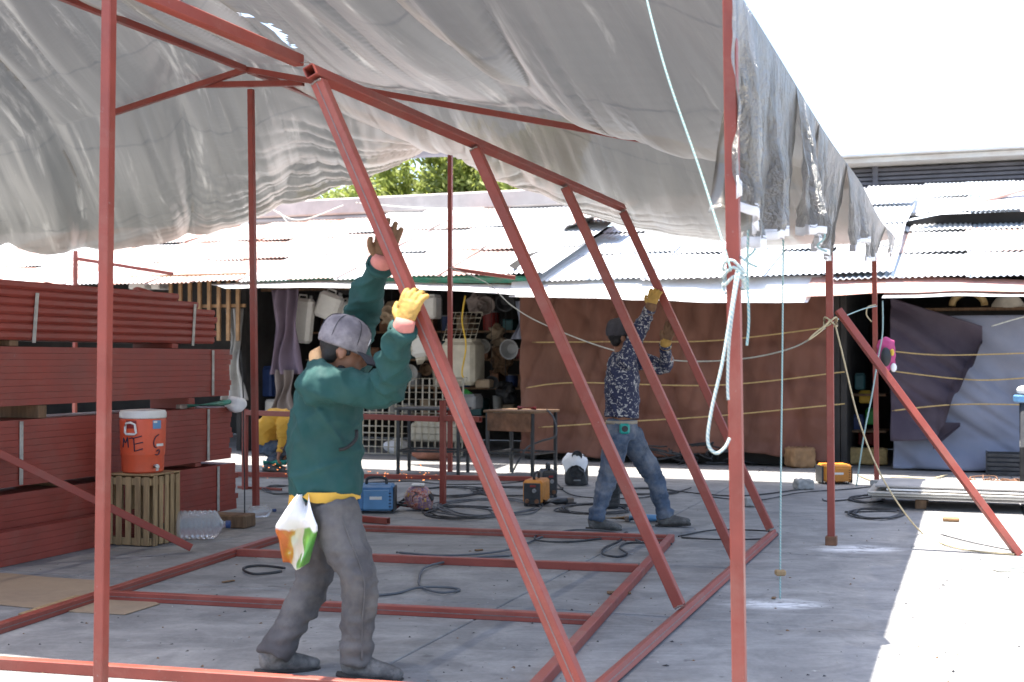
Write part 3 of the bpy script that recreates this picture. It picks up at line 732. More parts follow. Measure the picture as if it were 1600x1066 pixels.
k0 = cc + Z * (ch_ + .013) + cA * -.01
co = thing('water_cooler', 'orange drinks cooler with white lid and black marker letters', 'cooler', k0)
mb = MB(); mb.lathe([(.145, 0), (.158, .012), (.163, .13), (.166, .135), (.168, .145), (.176, .40), (.172, .415), (.16, .42)], k0, 40); part('body', mb, 'orange_plastic', co, auto=40)
mb = MB(); mb.lathe([(.172, .418), (.178, .425), (.178, .462), (.168, .478), (.12, .484), (0.001, .482)], k0, 40); part('lid', mb, 'white_plastic', co, auto=40)
vd = V((CAM.x - k0.x, CAM.y - k0.y, 0)).normalized(); vr = V((-vd.y, vd.x, 0))
def onc(ang, z, r=.176): return k0 + (vd * math.cos(ang) + vr * math.sin(ang)) * r + Z * z
mb = MB(); hp = [(-.75, .36), (-.70, .385), (-.50, .39), (-.32, .375), (-.27, .31), (-.34, .302), (-.70, .302), (-.76, .315), (-.75, .36)]
mb.tube([onc(a, z, .192) for a, z in hp], .0095, 8); part('handle', mb, 'white_plastic', co, True)
mb = MB(); mb.grid(lambda a, b: onc(-.78 + .5 * a, .345 + .06 * b, .1775), 6, 3); part('handle_recess', mb, 'red', co)
mb = MB(); mb.thick(lambda a, b: onc(.42 + .42 * a, .34 + .065 * b, .1785), 6, 3, .0015, vd); part('sticker', mb, 'blue_label', co)
mb = MB(); mb.thick(lambda a, b: onc(.45 + .18 * a, .385 + .016 * b, .180), 6, 3, .001, vd); part('sticker', mb, 'white_plastic', co)
mb = MB(); mb.thick(lambda a, b: onc(.60 + .42 * a, .205 + .02 * b, .1775), 6, 3, .001, vd); part('sticker', mb, 'white_plastic', co)
def stroke(pts): 
    MBs.tube(cat([onc(a, z, .1745 + (z - .145) * .028) for a, z in pts], 4), .0042, 5)
MBs = MB()
stroke([(-.98, .20), (-.93, .272)]); stroke([(-.93, .272), (-.82, .235), (-.70, .278)]); stroke([(-.70, .278), (-.66, .20)]); stroke([(-.62, .268), (-.45, .275)])
stroke([(-.40, .275), (-.36, .17)]); stroke([(-.45, .268), (-.05, .288)]); stroke([(-.38, .225), (.0, .24)]); stroke([(-.36, .172), (.0, .19)])
stroke([(.72, .295), (.55, .275), (.47, .24), (.5, .205), (.62, .195)]); stroke([(.60, .165), (.72, .178), (.78, .165), (.70, .14), (.55, .142)])
part('marker_letters', MBs, 'marker', co, True)
mb = MB(); a = onc(.55, .05, .165); dv = (a - k0); dv.z = 0; dv.normalize(); mb.tube([a, a + dv * .045], .016, 10).tube([a + dv * .035 + Z * .02, a + dv * .04 - Z * .03], .011, 10); part('spigot', mb, 'white_plastic', co, True)

def jug(name, c, ax, L, r, label, cap='blue'):
    t = thing(name, label, 'plastic jug', c); a = ax.normalized(); _, b, d = frame_of(a)
    mb = MB(); rib = [(r * .55, 0), (r, .02)]
    for i in range(7): rib += [(r, .02 + L * .75 * (i + .2) / 7), (r * .93, .02 + L * .75 * (i + .6) / 7), (r, .02 + L * .75 * (i + 1) / 7)]
    rib += [(r * .85, L * .88), (r * .35, L * .96), (r * .22, L), (r * .22, L + .03)]
    s0 = c + Z * (r + .004) - a * L / 2
    mb.lathe(rib, s0, 22, (b, d, a)); part('bottle', mb, 'clear_plastic', t, auto=50)
    mb = MB(); mb.lathe([(r * .27, L + .02), (r * .27, L + .055), (r * .1, L + .06)], s0, 16, (b, d, a)); part('cap', mb, cap, t, auto=40)
jug('water_jug', G(305, 848) + V((0, .15, 0)), V((1, .12, 0)), .36, .115, 'big clear water jug lying by the wooden crate')
jug('water_bottle', G(402, 812) + V((0, .1, 0)), V((.7, .6, 0)), .22, .055, 'small clear bottle lying beyond the wooden block')
mb = MB(); pl = [G(-120, 890), G(20, 898), G(70, 903), G(145, 908), G(250, 945), G(195, 962), G(120, 958), G(-120, 935)]
def poly_sheet(pl, z0, th):
    m_ = MB(); n = len(pl); m_.add([V((p.x, p.y, z0 + random.uniform(0, .004))) for p in pl] + [V((p.x, p.y, z0 + th)) for p in pl], [tuple(range(n - 1, -1, -1)), tuple(range(n, 2 * n))] + [(i, (i + 1) % n, n + (i + 1) % n, n + i) for i in range(n)]); return m_
single('cardboard_sheet', poly_sheet(pl, .001, .006), 'cardboard', 'flattened brown cardboard lying under the floor frame, far left', 'cardboard')
a, b = G(52, 948, .09), G(140, 920, .09)
off_ = gB * -.07
single('wood_lath', MB().rbox((a + b) / 2 + off_ + Z * -.055, ((b - a).length, .05, .03), ((b - a).normalized(), (b - a).normalized().cross(Z), Z), .004), 'wood', 'pale splintered wood lath beside the frame rail on cardboard', 'wood')
# ------------------------------------------------------------------ the market behind
def corr_mesh(mat, L, Wd=.86, pitch=.076, amp=.011, seg=6):
    n = int(Wd / pitch * seg); mb = MB()
    mb.thick(lambda a, b: V((Wd * (a - .5), L * b, amp * math.sin(2 * math.pi * a * Wd / pitch) + .012 * math.sin(3 * b + a * 2))), n, 4, .0025, Z); me = mb.mesh('corrugated_sheet', mat); smooth_auto(me, 50); return me
def roof(parent, q0, q1, m0, z0, m1, z1, rows, mats, jit=.02, rowz=.05, off=None):
    slope = V((0, m1 - m0, z1 - z0)); L = slope.length / rows + .22
    meshes = [corr_mesh(m, L) for m in mats]; ncol = int((q1 - q0) / .8) + 1
    d = (FM * (m1 - m0) + Z * (z1 - z0)).normalized(); nn = FW.cross(d).normalized()
    rotm = Matrix((FW, d, nn)).transposed().to_4x4()
    for r in range(rows):
        for c in range(ncol):
            k = r / rows; q = q0 + .8 * (c + .5)
            p = FP(q, m0 + (m1 - m0) * k, z0 + (z1 - z0) * k) + nn * (r * .010 + (c % 2) * .010 + random.uniform(0, jit * .5)) - d * (.1 * (r > 0) + random.uniform(0, .1))
            o = bpy.data.objects.new('corrugated_sheet', random.choice(meshes)); col.objects.link(o); o.parent = parent
            o.matrix_local = Matrix.Translation(p - LOC[parent.name]) @ rotm @ Matrix.Rotation(random.uniform(-.012, .012), 4, 'Z') @ Matrix.Rotation(random.uniform(-.012, .012), 4, 'X')
def Q(px, m=0): return FQ(PF(px, 560, m))
def fbox(mb, q0, q1, m0, m1, z0, z1, r=.004):
    return mb.rbox(FP((q0 + q1) / 2, (m0 + m1) / 2, (z0 + z1) / 2), (abs(q1 - q0), abs(m1 - m0), abs(z1 - z0)), (FW, FM, Z), r)
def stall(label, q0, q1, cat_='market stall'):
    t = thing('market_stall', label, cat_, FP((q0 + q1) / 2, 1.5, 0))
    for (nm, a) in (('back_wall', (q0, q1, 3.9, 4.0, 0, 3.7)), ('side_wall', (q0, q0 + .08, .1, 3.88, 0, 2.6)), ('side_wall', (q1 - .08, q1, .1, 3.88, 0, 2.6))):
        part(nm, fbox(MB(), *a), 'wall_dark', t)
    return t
qa, qb, qc, qd, qe = Q(-260), Q(372), Q(826), Q(1312), Q(1392); qf = Q(2000)
st0 = stall('far left stall with timber bars behind the stacked channels', qa, qb - .01)
st1 = stall('open cluttered workshop stall behind the worker in green', qb, qc - .01)
st2 = stall('stall closed off by the brown cloth and cords', qc, qd - .01)
st3 = stall('stall at the right behind the grey and purple cloths', qd, qf)
roof(st0, qa - 1, qb + .4, -.55, 2.60, 4.6, 4.05, 3, ['galv_rust', 'galv_rust', 'galv_rust', 'galv'])
roof(st1, qb + .4, qc + .2, -.55, 2.60, 4.8, 4.20, 3, ['galv', 'galv', 'galv_rust'])
roof(st2, qc + .2, qd, -.5, 2.50, 7.2, 4.55, 4, ['galv', 'galv', 'galv_blue'], .03)
roof(st3, qd, qf + 1, -.5, 2.44, 9.5, 4.85, 5, ['galv', 'galv', 'galv_blue', 'galv_rust'], .03)
# parapet gutter over the middle stall, upper storey at the right
mb = MB()
def quadbar(p0, p1, w, h): return MB().rbox((p0 + p1) / 2, ((p1 - p0).length, w, h), ((p1 - p0).normalized(), Z.cross((p1 - p0).normalized()).normalized(), Z), .03)
a, b = PF(395, 312, 4.9), PF(905, 334, 4.9); a.z = b.z = 4.36
part('parapet', quadbar(a, b, .5, .32), 'pink_grey', st1, label='long pale box gutter along the roof top')
part('gutter_shadow_strip', quadbar(a - Z * .22 + FM * -.1, b - Z * .22 + FM * -.1, .25, .1), 'wall_grey', st1)  # grey strip standing in for the shadow under the gutter
up = thing('upper_hall', 'far hall with dark louvred band above the right hand roofs', 'building', FP(12, 13, 0))
q0, q1 = Q(1240, 11), Q(2100, 11)
part('wall', fbox(MB(), q0, q1, 12.2, 15, 0, 5.68), 'wall_grey', up)
for i in range(7): part('louvre', fbox(MB(), q0, q1, 12.02, 12.18, 5.0 + i * .095, 5.0 + i * .095 + .068), 'louvre', up)
for i in range(6):
    q = q0 + 1.6 + i * 3.4; part('mullion', fbox(MB(), q, q + .12, 11.96, 12.01, 4.92, 5.68), 'louvre', up)
part('roof_edge', fbox(MB(), q0 - .3, q1, 11.4, 15.4, 5.69, 5.80), 'white_metal', up)
part('roof_sheet', fbox(MB(), q0 - .5, q1, 11.2, 15.6, 5.81, 5.87), 'white_metal', up)
# white awning strips, green beam
def awning(pts_t, pts_b, mat, label, m0=-.35, m1=-.85):
    T = [PF(x, y, m0) for x, y in pts_t]; B = [PF(x, y, m1) for x, y in pts_b]; T = cat(T, 6); B = cat(B, 6); n = len(T) - 1
    def fn(a, b):
        i = min(n, int(round(a * n))); p = T[i] * (1 - b) + B[i] * b; return p - Z * (.012 * noise.noise(p * 2.3))
    mb = MB(); mb.thick(fn, n, 4, .006, Z)
    return single('awning_strip', mb, mat, label, 'awning', auto=40)
awning([(330, 444), (500, 438), (700, 443), (815, 445)], [(352, 450), (500, 449), (700, 454), (805, 460)], 'white_metal', 'white metal awning edge above the open workshop')
awning([(800, 440), (960, 433), (1130, 434), (1285, 431)], [(795, 463), (960, 467), (1130, 473), (1262, 473)], 'white_metal', 'white sheet awning edge above the brown cloth')
awning([(1270, 432), (1400, 431), (1570, 437), (1800, 442)], [(1255, 464), (1400, 457), (1570, 455), (1800, 462)], 'pink_metal', 'faded pink awning edge at the right')
awning([(1385, 452), (1480, 448), (1600, 452), (1800, 452)], [(1378, 466), (1480, 463), (1600, 463), (1800, 468)], 'white_metal', 'narrow white awning edge below the pink one', -.5, -.95)
a, b = PF(400, 436, -.3), PF(840, 437, -.3); part('green_beam', quadbar(a, b, .09, .10), 'green_beam', st1)
a, b = PF(705, 420, -.95), PF(805, 434, -.75)
rb = thing('roof_tube', 'red steel tube lying from the thin post to the roof edge', 'steel tube', a); steel('tube', a, b, rb, .06)
a, b = PF(118, 404, -1.2), PF(270, 428, -.9)
rb = thing('roof_tube', 'faded red steel tube at the left above the stack', 'steel tube', a); steel('tube', a, b, rb, .06)
a = PF(118, 392, -1.2); g0 = V((a.x, a.y, 0)); t = thing('thin_post', 'thin red post behind the channel stack at far left', 'steel post', g0); steel('tube', g0, V((a.x, a.y, a.z)), t, .06, up=U)
# loose bent sheet on the right roof
mb = MB(); a0, a1, b0, b1 = PF(1420, 355, 3.5), PF(1640, 335, 3.5), PF(1530, 320, 4.6), PF(1660, 290, 4.6)
def bent(a, b):
    p = (a0 * (1 - a) + a1 * a) * (1 - b) + (b0 * (1 - a) + b1 * a) * b; return p + Z * (.02 * math.sin(b * 40) + .08 * math.sin(a * 3.1) * (1 - b) + .1)
mb.thick(bent, 10, 48, .004, Z); single('bent_roof_sheet', mb, 'galv_blue', 'loose bent corrugated sheet propped up on the right hand roof', 'roof sheet', auto=40)
a, b = PF(1500, 325, 4.0), PF(1640, 285, 4.0)
single('roof_lath', quadbar(a, b, .1, .06), 'pink_metal', 'pale rusty lath lying over the bent roof sheet', 'lath')
mb = MB(); a0 = PF(795, 425, -.45); a1 = PF(850, 402, .25)
def flapf(u_, v_): return a0 * (1 - u_) + a1 * u_ + (FW * .1 + Z * -.06) * v_ * (1 - u_) + Z * (.09 + .05 * math.sin(u_ * 3))
mb.thick(flapf, 8, 4, .006, Z); single('torn_flap', mb, 'wall_dark', 'dark torn flap curling up at the middle of the roof edge', 'flap')
mb = MB(); a0 = PF(880, 372, 2.2)
mb.thick(lambda u_, v_: a0 + FW * (.9 * u_) + FM * (.9 * v_) + Z * (.12 + .22 * math.sin(u_ * 3.14) + .1 * v_ + .03 * math.sin(u_ * 24)), 18, 6, .006, Z); single('crumpled_roof_sheet', mb, 'wall_grey', 'dull grey crumpled sheet lying on the middle roof', 'roof sheet', auto=40)
# roof cables
for i, (p, lab) in enumerate((([(420, 322), (470, 345), (540, 322)], 'white cable drooping along the top of the roof'), ([(440, 332), (455, 352), (462, 372)], 'pale strut cable hanging down the shaded roof'), ([(560, 318), (660, 326), (760, 326)], 'long thin cable along the gutter'))):
    mb = MB(); mb.tube(cat([PF(x, y, 4.55 if i != 1 else 4.0) - FM * .1 for x, y in p]), .012, 6); single('roof_cable', mb, 'white_cord', lab, 'cable', smooth=True)
# dark tarp tip seen under the canopy peak
mb = MB(); pa, pb, pc, pd_ = P(575, 258, 17.6), P(735, 246, 17.6), P(700, 205, 16.6), P(640, 195, 16.6)
mb.thick(lambda a, b: (pa * (1 - a) + pb * a) * (1 - b) + (pd_ * (1 - a) + pc * a) * b + Z * .05 * math.sin(a * 3.14) * (1 - b), 12, 8, .004, V((0, 0, 1)))
single('grey_tarp', mb, 'curtain_blue', 'small dark grey tarp tip beyond the canopy peak', 'tarpaulin', smooth=True)

# ------------------------------------------------------------------ cloth fronts
def curtain(name, q0, q1, zt, zb, mat, label, fold_fn, nu=110, nv=50, m=.0, cat_='cloth'):
    def fn(a, b):
        q = q0 + (q1 - q0) * a; z = zt(a) * (1 - b) + zb(a) * b; return FP(q, m + fold_fn(a, b, q, z), z)
    mb = MB(); mb.thick(fn, nu, nv, .006, -FM); return single(name, mb, mat, label, cat_, smooth=True)
def fb(a, b, q, z):
    d = .10 * noise.noise(V((q * 1.0, z * .3, 1))) + .12 * crease(noise.noise(V((q * 1.3 + z * .35, z * .12, 5))), 1.5) + .06 * crease(noise.noise(V((q * 3.2 - z * .9, z * .25, 9))), 1.5) + .04 * noise.noise(V((q * 4 + z * 1.2, z * .8, 2)))
    for k, zc in enumerate((1.68, 1.15, .65, .3)): d += .035 * math.exp(-((z - zc) / .06) ** 2)
    d -= .10 * max(0, b - .88) / .12 * (1 + .8 * noise.noise(V((q * 3, 5, 0))))
    d -= .10 * rid(noise.noise(V((q * .75 - z * .55, z * .3, 8))), 2.5) * max(0, 1 - a * 1.8) - .02 * rid(noise.noise(V((q * 2.2 + z * 2.8, z * .7, 3))), 2)
    return d
curtain('brown_cloth', qc - .10, qd - .12, lambda a: 2.50 - .25 * max(0, a - .62) * (1 - a) * 6, lambda a: .13 + .05 * math.sin(a * 11) - .08 * (a < .3), 'curtain_brown', 'big rust brown cloth closing a stall behind the flower-shirted worker', fb, 150, 70, -.02)
mb = MB(); fbox(mb, qc, qd - .1, .25, .3, 0, 2.6); part('board_front', mb, 'wall_dark', st2)
def fp(a, b, q, z): return .16 * crease(noise.noise(V((q * .9 + z * 1.2, z * .25 - q * .2, 6))), 1.5) + .05 * crease(noise.noise(V((q * 2.2 + z * 2.9, z * .3 - q * .2, 3))), 1.5) + .06 * noise.noise(V((q * 1.1 + z * .9, z * .5, 4))) + .03 * noise.noise(V((q * 3.5 + z * 3, z, 2))) - .18 * max(0, b - .8) / .2 * (1 + noise.noise(V((q * 2, 1, 0))))
curtain('blue_grey_cloth', Q(1395), qf - .3, lambda a: 2.02 if a < .05 else 1.98, lambda a: .02, 'curtain_blue', 'pale blue grey cloth at the right edge under cords', fp, 110, 50, .05)
def purp_bot(a): return lerp_tab(a, [(0, .38), (.5, .40), (.56, .55), (.72, 1.0), (.88, 1.32), (1, 1.62)])
curtain('purple_cloth', Q(1392), Q(1535), lambda a: 2.22 - .38 * a, purp_bot, 'curtain_purple', 'dark purple cloth hung over the blue grey one', fp, 60, 50, -.09)
curtain('purple_cloth_tip', Q(1458), Q(1500), lambda a: .62, lambda a: .28 + .3 * a, 'curtain_purple', 'small dark purple cloth corner hanging low on the grey cloth', fp, 14, 12, -.10)
fbox(MB(), qd, qf, 0, 1, 0, 1)
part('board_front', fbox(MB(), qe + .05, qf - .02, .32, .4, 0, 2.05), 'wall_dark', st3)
def cord(pts, r, mat, label, m=None, name='cord', n=6):
    P_ = [PF(x, y, m) for x, y in pts] if m is not None else [V(p) for p in pts]
    mb = MB(); mb.tube(cat(P_, 10), r, 6, 0, True, mat in ('teal_rope', 'white_rope')); return single(name, mb, mat, label, 'rope' if 'rope' in name else 'cord', smooth=True)
for k, p in enumerate(([(832, 535), (960, 534), (1120, 532), (1305, 510)], [(822, 606), (900, 598), (1120, 602), (1320, 581)], [(842, 668), (960, 660), (1120, 650), (1320, 631)])):
    cord(p, .010, 'yellow_cord', ['topmost yellow cord tied across the brown cloth', 'middle yellow cord tied across the brown cloth', 'lowest yellow cord tied across the brown cloth'][k], -.20)
for k, p in enumerate(([(1394, 549), (1480, 555), (1660, 550)], [(1394, 580), (1530, 594), (1660, 585)], [(1394, 642), (1500, 632), (1660, 634)])):
    cord(p, .010, 'yellow_cord', ['upper yellow cord across the purple cloth', 'middle yellow cord across the purple cloth', 'lowest yellow cord across the pale blue grey cloth'][k], -.27)
cord([(1549, 510), (1600, 495), (1700, 470)], .009, 'white_cord', 'thin pale cord from the purple cloth corner to the right', -.24)
wp = [P(703, 418, 15.9), P(760, 442, 15.9), P(800, 478, 15.7), P(850, 507, 15.4), P(950, 545, 14.8), P(1050, 563, 13.5), P(1150, 562, 12.2), P(1240, 543, 11.2), P(1302, 503, 9.9)]
mb = MB(); mb.tube(cat(wp, 10), .007, 6); single('clothes_line', mb, 'white_cord', 'pale cord sagging from the thin rear post to the middle right post', 'cord', smooth=True)
# ------------------------------------------------------------------ inside the open workshop
def cbox(name, px0, py0, px1, py1, m, dep, mat, label, cat_='box', tilt=0, lid=None, group=None):
    a, b = PF(px0, py1, m), PF(px1, py0, m); q0, q1 = FQ(a), FQ(b); t = thing(name, label, cat_, FP((q0 + q1) / 2, m + dep / 2, a.z), group)
    ax = (FW * math.cos(tilt) + Z * math.sin(tilt), FM, Z * math.cos(tilt) - FW * math.sin(tilt))
    c = FP((q0 + q1) / 2, m + dep / 2, (a.z + b.z) / 2); w, h = q1 - q0, b.z - a.z
    part('body', MB().rbox(c, (w, dep, h), ax, min(w, h, dep) * .12), mat, t)
    part('lid', MB().rbox(c + ax[2] * (h / 2 + h * .02), (w * .8, dep * .8, h * .06 + .01), ax, .004), lid or mat, t); return t
def jerry(px0, py0, px1, py1, m, tilt, label, mat='white_plastic'):
    a, b = PF(px0, py1, m), PF(px1, py0, m); c = (a + b) / 2; w = (FQ(b) - FQ(a)) * .8; h = (b.z - a.z) * .9
    ax = (FW * math.cos(tilt) + Z * math.sin(tilt), FM, Z * math.cos(tilt) - FW * math.sin(tilt))
    t = thing('plastic_jerrycan', label, 'jerrycan', V((c.x, c.y, a.z)), 'jerrycans hanging in the workshop')
    mb = MB(); mb.rbox(c, (w, .2, h), ax, .05); part('body', mb, mat, t, auto=35)
    mb = MB(); tp = c + ax[2] * h / 2; mb.tube([tp - ax[0] * w * .28, tp - ax[0] * w * .25 + ax[2] * .05, tp + ax[0] * w * .1 + ax[2] * .05, tp + ax[0] * w * .12], .014, 8); part('handle', mb, mat, t, True)
    mb = MB(); mb.lathe([(.03, 0), (.03, .05), (.01, .055)], tp + ax[0] * w * .32, 12, (ax[0], ax[1], ax[2])); part('cap', mb, 'grey', t)
jerry(453, 462, 492, 540, .35, R(-6), 'long white jerrycan hanging left of the green worker\'s head')
jerry(492, 455, 536, 502, .4, R(-20), 'tilted white jerrycan hanging above the green worker\'s cap')
jerry(530, 470, 556, 500, .6, R(10), 'small pale jerrycan partly behind the raised green sleeve')
jerry(640, 515, 680, 560, .5, R(8), 'cloudy pale jerrycan behind the near upright')
def hangcloth(px0, px1, py0, py1, m, mat, label, sw=.12):
    a, b = PF(px0, py1, m), PF(px1, py0, m); q0, q1 = FQ(a), FQ(b); z0, z1 = a.z, b.z
    def fn(u_, v_):
        q = q0 + (q1 - q0) * u_; z = z1 + (z0 - z1) * v_; d = sw * math.sin(u_ * 17 + v_ * 2.2 + 2 * noise.noise(V((u_ * 2, v_ * 2, q)))) * .5 + .1 * noise.noise(V((q * 3, z * 2, 1)))
        return FP(q + .10 * v_ * math.sin(v_ * 4 + u_ * 3), m + d, z)
    mb = MB(); mb.thick(fn, 30, 40, .006, -FM); return single('hanging_cloth', mb, mat, label, 'cloth', smooth=True)
hangcloth(424, 470, 452, 585, .0, 'cloth_mauve', 'mauve cloth hanging at the left of the open workshop')
hangcloth(424, 462, 578, 648, -.05, 'cloth_taupe', 'taupe cloth bunched below the mauve one')
hangcloth(352, 382, 482, 625, -.1, 'plastic_sheet', 'crumpled grey plastic sheet beside the channel stack')
hangcloth(805, 836, 470, 530, .1, 'curtain_blue', 'pale blue cloth hanging at the edge of the brown cloth', .06)
def grid_panel(px0, py0, px1, py1, m, nx, nz, label, lean=0., r=.007, name='wire_grid'):
    a, b = PF(px0, py1, m), PF(px1, py0, m); q0, q1, z0, z1 = FQ(a), FQ(b), a.z, b.z
    t = thing(name, label, 'wire grid', FP((q0 + q1) / 2, m, z0)); mb = MB(); sh = lambda z: lean * (z - z0)
    for i in range(nx + 1):
        q = q0 + (q1 - q0) * i / nx; mb.tube([FP(q + sh(z0), m, z0), FP(q + sh(z1), m + .05, z1)], r, 6)
    part('upright_wires', mb, 'cream', t, True); mb = MB()
    for i in range(nz + 1):
        z = z0 + (z1 - z0) * i / nz; mb.tube([FP(q0 + sh(z), m - r + .05 * i / nz, z), FP(q1 + sh(z), m - r + .05 * i / nz, z)], r, 6)
    part('cross_wires', mb, 'cream', t, True)
grid_panel(566, 592, 722, 708, -.15, 15, 11, 'big white wire grid standing in front of the workshop', r=.012)
grid_panel(692, 488, 742, 532, -.1, 6, 5, 'small white wire rack hanging beside the thin post', .25)
grid_panel(690, 590, 728, 600, .0, 5, 1, 'thin wire rail behind the near upright', 0)
cbox('white_cabinet', 688, 533, 740, 602, .3, .5, 'cream', 'white cabinet front standing behind the near upright', 'cabinet')
cbox('storage_box', 655, 462, 680, 498, .6, .3, 'white_plastic', 'white box high on the workshop shelf', 'box')
cbox('storage_box', 640, 662, 715, 690, .1, .35, 'cream', 'pale carton low down behind the trestle table', 'box')
cbox('storage_box', 742, 594, 765, 606, .4, .3, 'cardboard', 'brown carton on the dark shelf in the workshop', 'box')
cbox('storage_box', 413, 626, 428, 645, .5, .3, 'white_plastic', 'small white box behind the dark rear post', 'box')
cbox('plastic_crate', 716, 618, 742, 640, .2, .35, 'grey', 'grey crate holding a green bag in the workshop', 'crate')
cbox('plastic_drum', 406, 575, 423, 620, .6, .3, 'blue', 'dark blue drum in the shade left of the mauve cloth', 'drum')
cbox('plastic_box', 392, 500, 410, 520, .8, .3, 'yellow', 'small amber box in the shade behind the rear post', 'box')
mb = MB(); c = PF(728, 622, .35); mb.ell(c, (.1, .1, .13)); t_ = thing('green_bag', 'bright green plastic bag poking from a grey crate', 'bag', c - Z * .13); rpart('bag', mb, 'green', t_, .015, 1, lambda c_, n: .04 * noise.noise(c_ * 12))
random.seed(5)
sh = thing('shelf_unit', 'dark timber shelving at the back of the workshop', 'shelf', FP((qb + qc) / 2, 2.2, 0))
for i, z in enumerate((.5, .95, 1.4, 1.85)): part('shelf', fbox(MB(), qb + .3, qc - .2, 1.6, 2.1, z, z + .03), 'wood_dark', sh)
for q in (qb + .3, (qb + qc) / 2, qc - .24): part('upright', fbox(MB(), q, q + .05, 2.11, 2.16, 0, 2.2), 'wood_dark', sh)
kinds = [('paint_tin', 'grey', 'tin'), ('plastic_tub', 'cream', 'tub'), ('tool_box', 'teal', 'tool box'), ('plastic_tub', 'plastic_sheet', 'tub'), ('coil_box', 'rust', 'box'), ('paint_tin', 'blue', 'tin'), ('carton', 'cardboard', 'carton'), ('plastic_tub', 'red', 'tub')]
cn = {'grey': 'grey', 'cream': 'cream', 'teal': 'teal', 'plastic_sheet': 'grey white', 'rust': 'rust brown', 'blue': 'blue', 'cardboard': 'brown', 'red': 'red'}
lv = ['bottom', 'second', 'third', 'top']; used = {}
for i, z in enumerate((.53, .98, 1.43, 1.88)):
    q = qb + .5
    while q < qc - .6:
        nm, mt, ct = random.choice(kinds); w = random.uniform(.14, .3); h = random.uniform(.14, .32)
        t = thing(nm, '', ct, FP(q + w / 2, 1.85, z), 'goods on the dark workshop shelves')
        used[i] = used.get(i, 0) + 1; wd = ['first', 'second', 'third', 'fourth', 'fifth', 'sixth', 'seventh', 'eighth', 'ninth', 'tenth', 'eleventh', 'twelfth', 'thirteenth', 'fourteenth', 'fifteenth', 'sixteenth'][min(15, used[i] - 1)]
        t['label'] = '%s %s, %s from the left on the %s workshop shelf' % (cn[mt], ct, wd, lv[i])
        if nm in ('paint_tin', 'plastic_tub'):
            part('body', MB().lathe([(w * .42, 0), (w * .46, h * .9), (w * .48, h * .92)], FP(q + w / 2, 1.85, z), 16), mt, t, auto=40); part('lid', MB().lathe([(w * .49, h * .92), (w * .49, h), (w * .1, h * 1.01)], FP(q + w / 2, 1.85, z), 16), 'grey' if mt != 'grey' else 'rust', t, auto=40)
        else:
            part('body', fbox(MB(), q, q + w, 1.66, 2.02, z, z + h * .8, .01), mt, t); part('lid', fbox(MB(), q - .005, q + w + .005, 1.65, 2.03, z + h * .8, z + h * .86, .01), mt, t)
        q += w + random.uniform(.03, .2)
# things hanging under the workshop eave
random.seed(9)
hk = ['grey', 'cloth_taupe', 'rust', 'black_plastic', 'plastic_sheet', 'wood_dark']
hspots = [(590, 470), (612, 492), (668, 505), (655, 545), (640, 585), (668, 575), (690, 560), (760, 480), (775, 520), (790, 470), (758, 540), (783, 560), (800, 545), (745, 470), (572, 560), (768, 600), (790, 610)]
hl = ['aluminium pot', 'taupe pan', 'rusty pan', 'black bucket', 'grey bowl', 'brown basket']
for i, (x, y) in enumerate(hspots):
    k = i % 6; c = PF(x, y, .55 + .3 * (i % 3)); r = random.uniform(.09, .15)
    ax = frame_of(V((random.uniform(-.5, .5), -1, random.uniform(-.4, .4)))); ax = (ax[1], ax[2], ax[0])
    place = 'between the green sleeve and the near upright' if x < 632 else ('just behind the near upright' if x < 720 else 'right of the thin post')
    hgt = 'high up' if y < 500 else ('at mid height' if y < 570 else 'low down')
    t = thing('hanging_pot', '%s hanging %s %s' % (hl[k], hgt, place), 'pot', c - Z * r, 'wares hanging in the workshop')
    if i % 5 in (1, 3):
        t.name = 'hanging_sack'; LOC[t.name] = c - Z * r; t['category'] = 'sack'; t['label'] = '%s hanging %s %s' % (['crumpled grey sack', 'dusty tan sack', 'dark plastic sack', 'pale wrinkled sack', 'brown cloth bundle', 'grey cloth bundle', 'small tied bag'][i % 7], hgt, place)
        mb = MB(); mb.ell(c - Z * .02, (r * 1.05, r * .8, r * 1.35)); mb.ell(c + V((.05, 0, -.1)), (r * .8, r * .7, r * .9)); rpart('sack', mb, ['plastic_sheet', 'cardboard', 'black_plastic', 'cream', 'wood_dark', 'grey', 'cloth_taupe'][i % 7], t, .014, 1, lambda q_, n: .09 * crease(noise.noise(q_ * 9), 1.3)); part('neck', MB().tube([c + Z * r, V((c.x, c.y, 2.5))], .006, 5), 'black_rubber', t); continue
    part('bowl', MB().lathe([(.01, -.02), (r * .6, -.02), (r, r * .8), (r * 1.06, r * .82), (r * .96, r * .8), (r * .55, .0), (.01, .0)], c, 18, ax), hk[k], t, auto=40)
    part('hook_wire', MB().tube([c + Z * r * .9, V((c.x, c.y, 2.5))], .004, 5), 'black_rubber', t)
part('hanging_rail', fbox(MB(), qb + .1, qc - .1, .5, .55, 2.5, 2.55), 'wood_dark', st1)
cord([PF(727, 462, -.2), PF(722, 500, -.2), PF(728, 540, -.2), PF(722, 580, -.2), PF(724, 590, -.2)], .012, 'yellow', 'yellow rope hanging beside the small wire rack', name='hanging_rope')
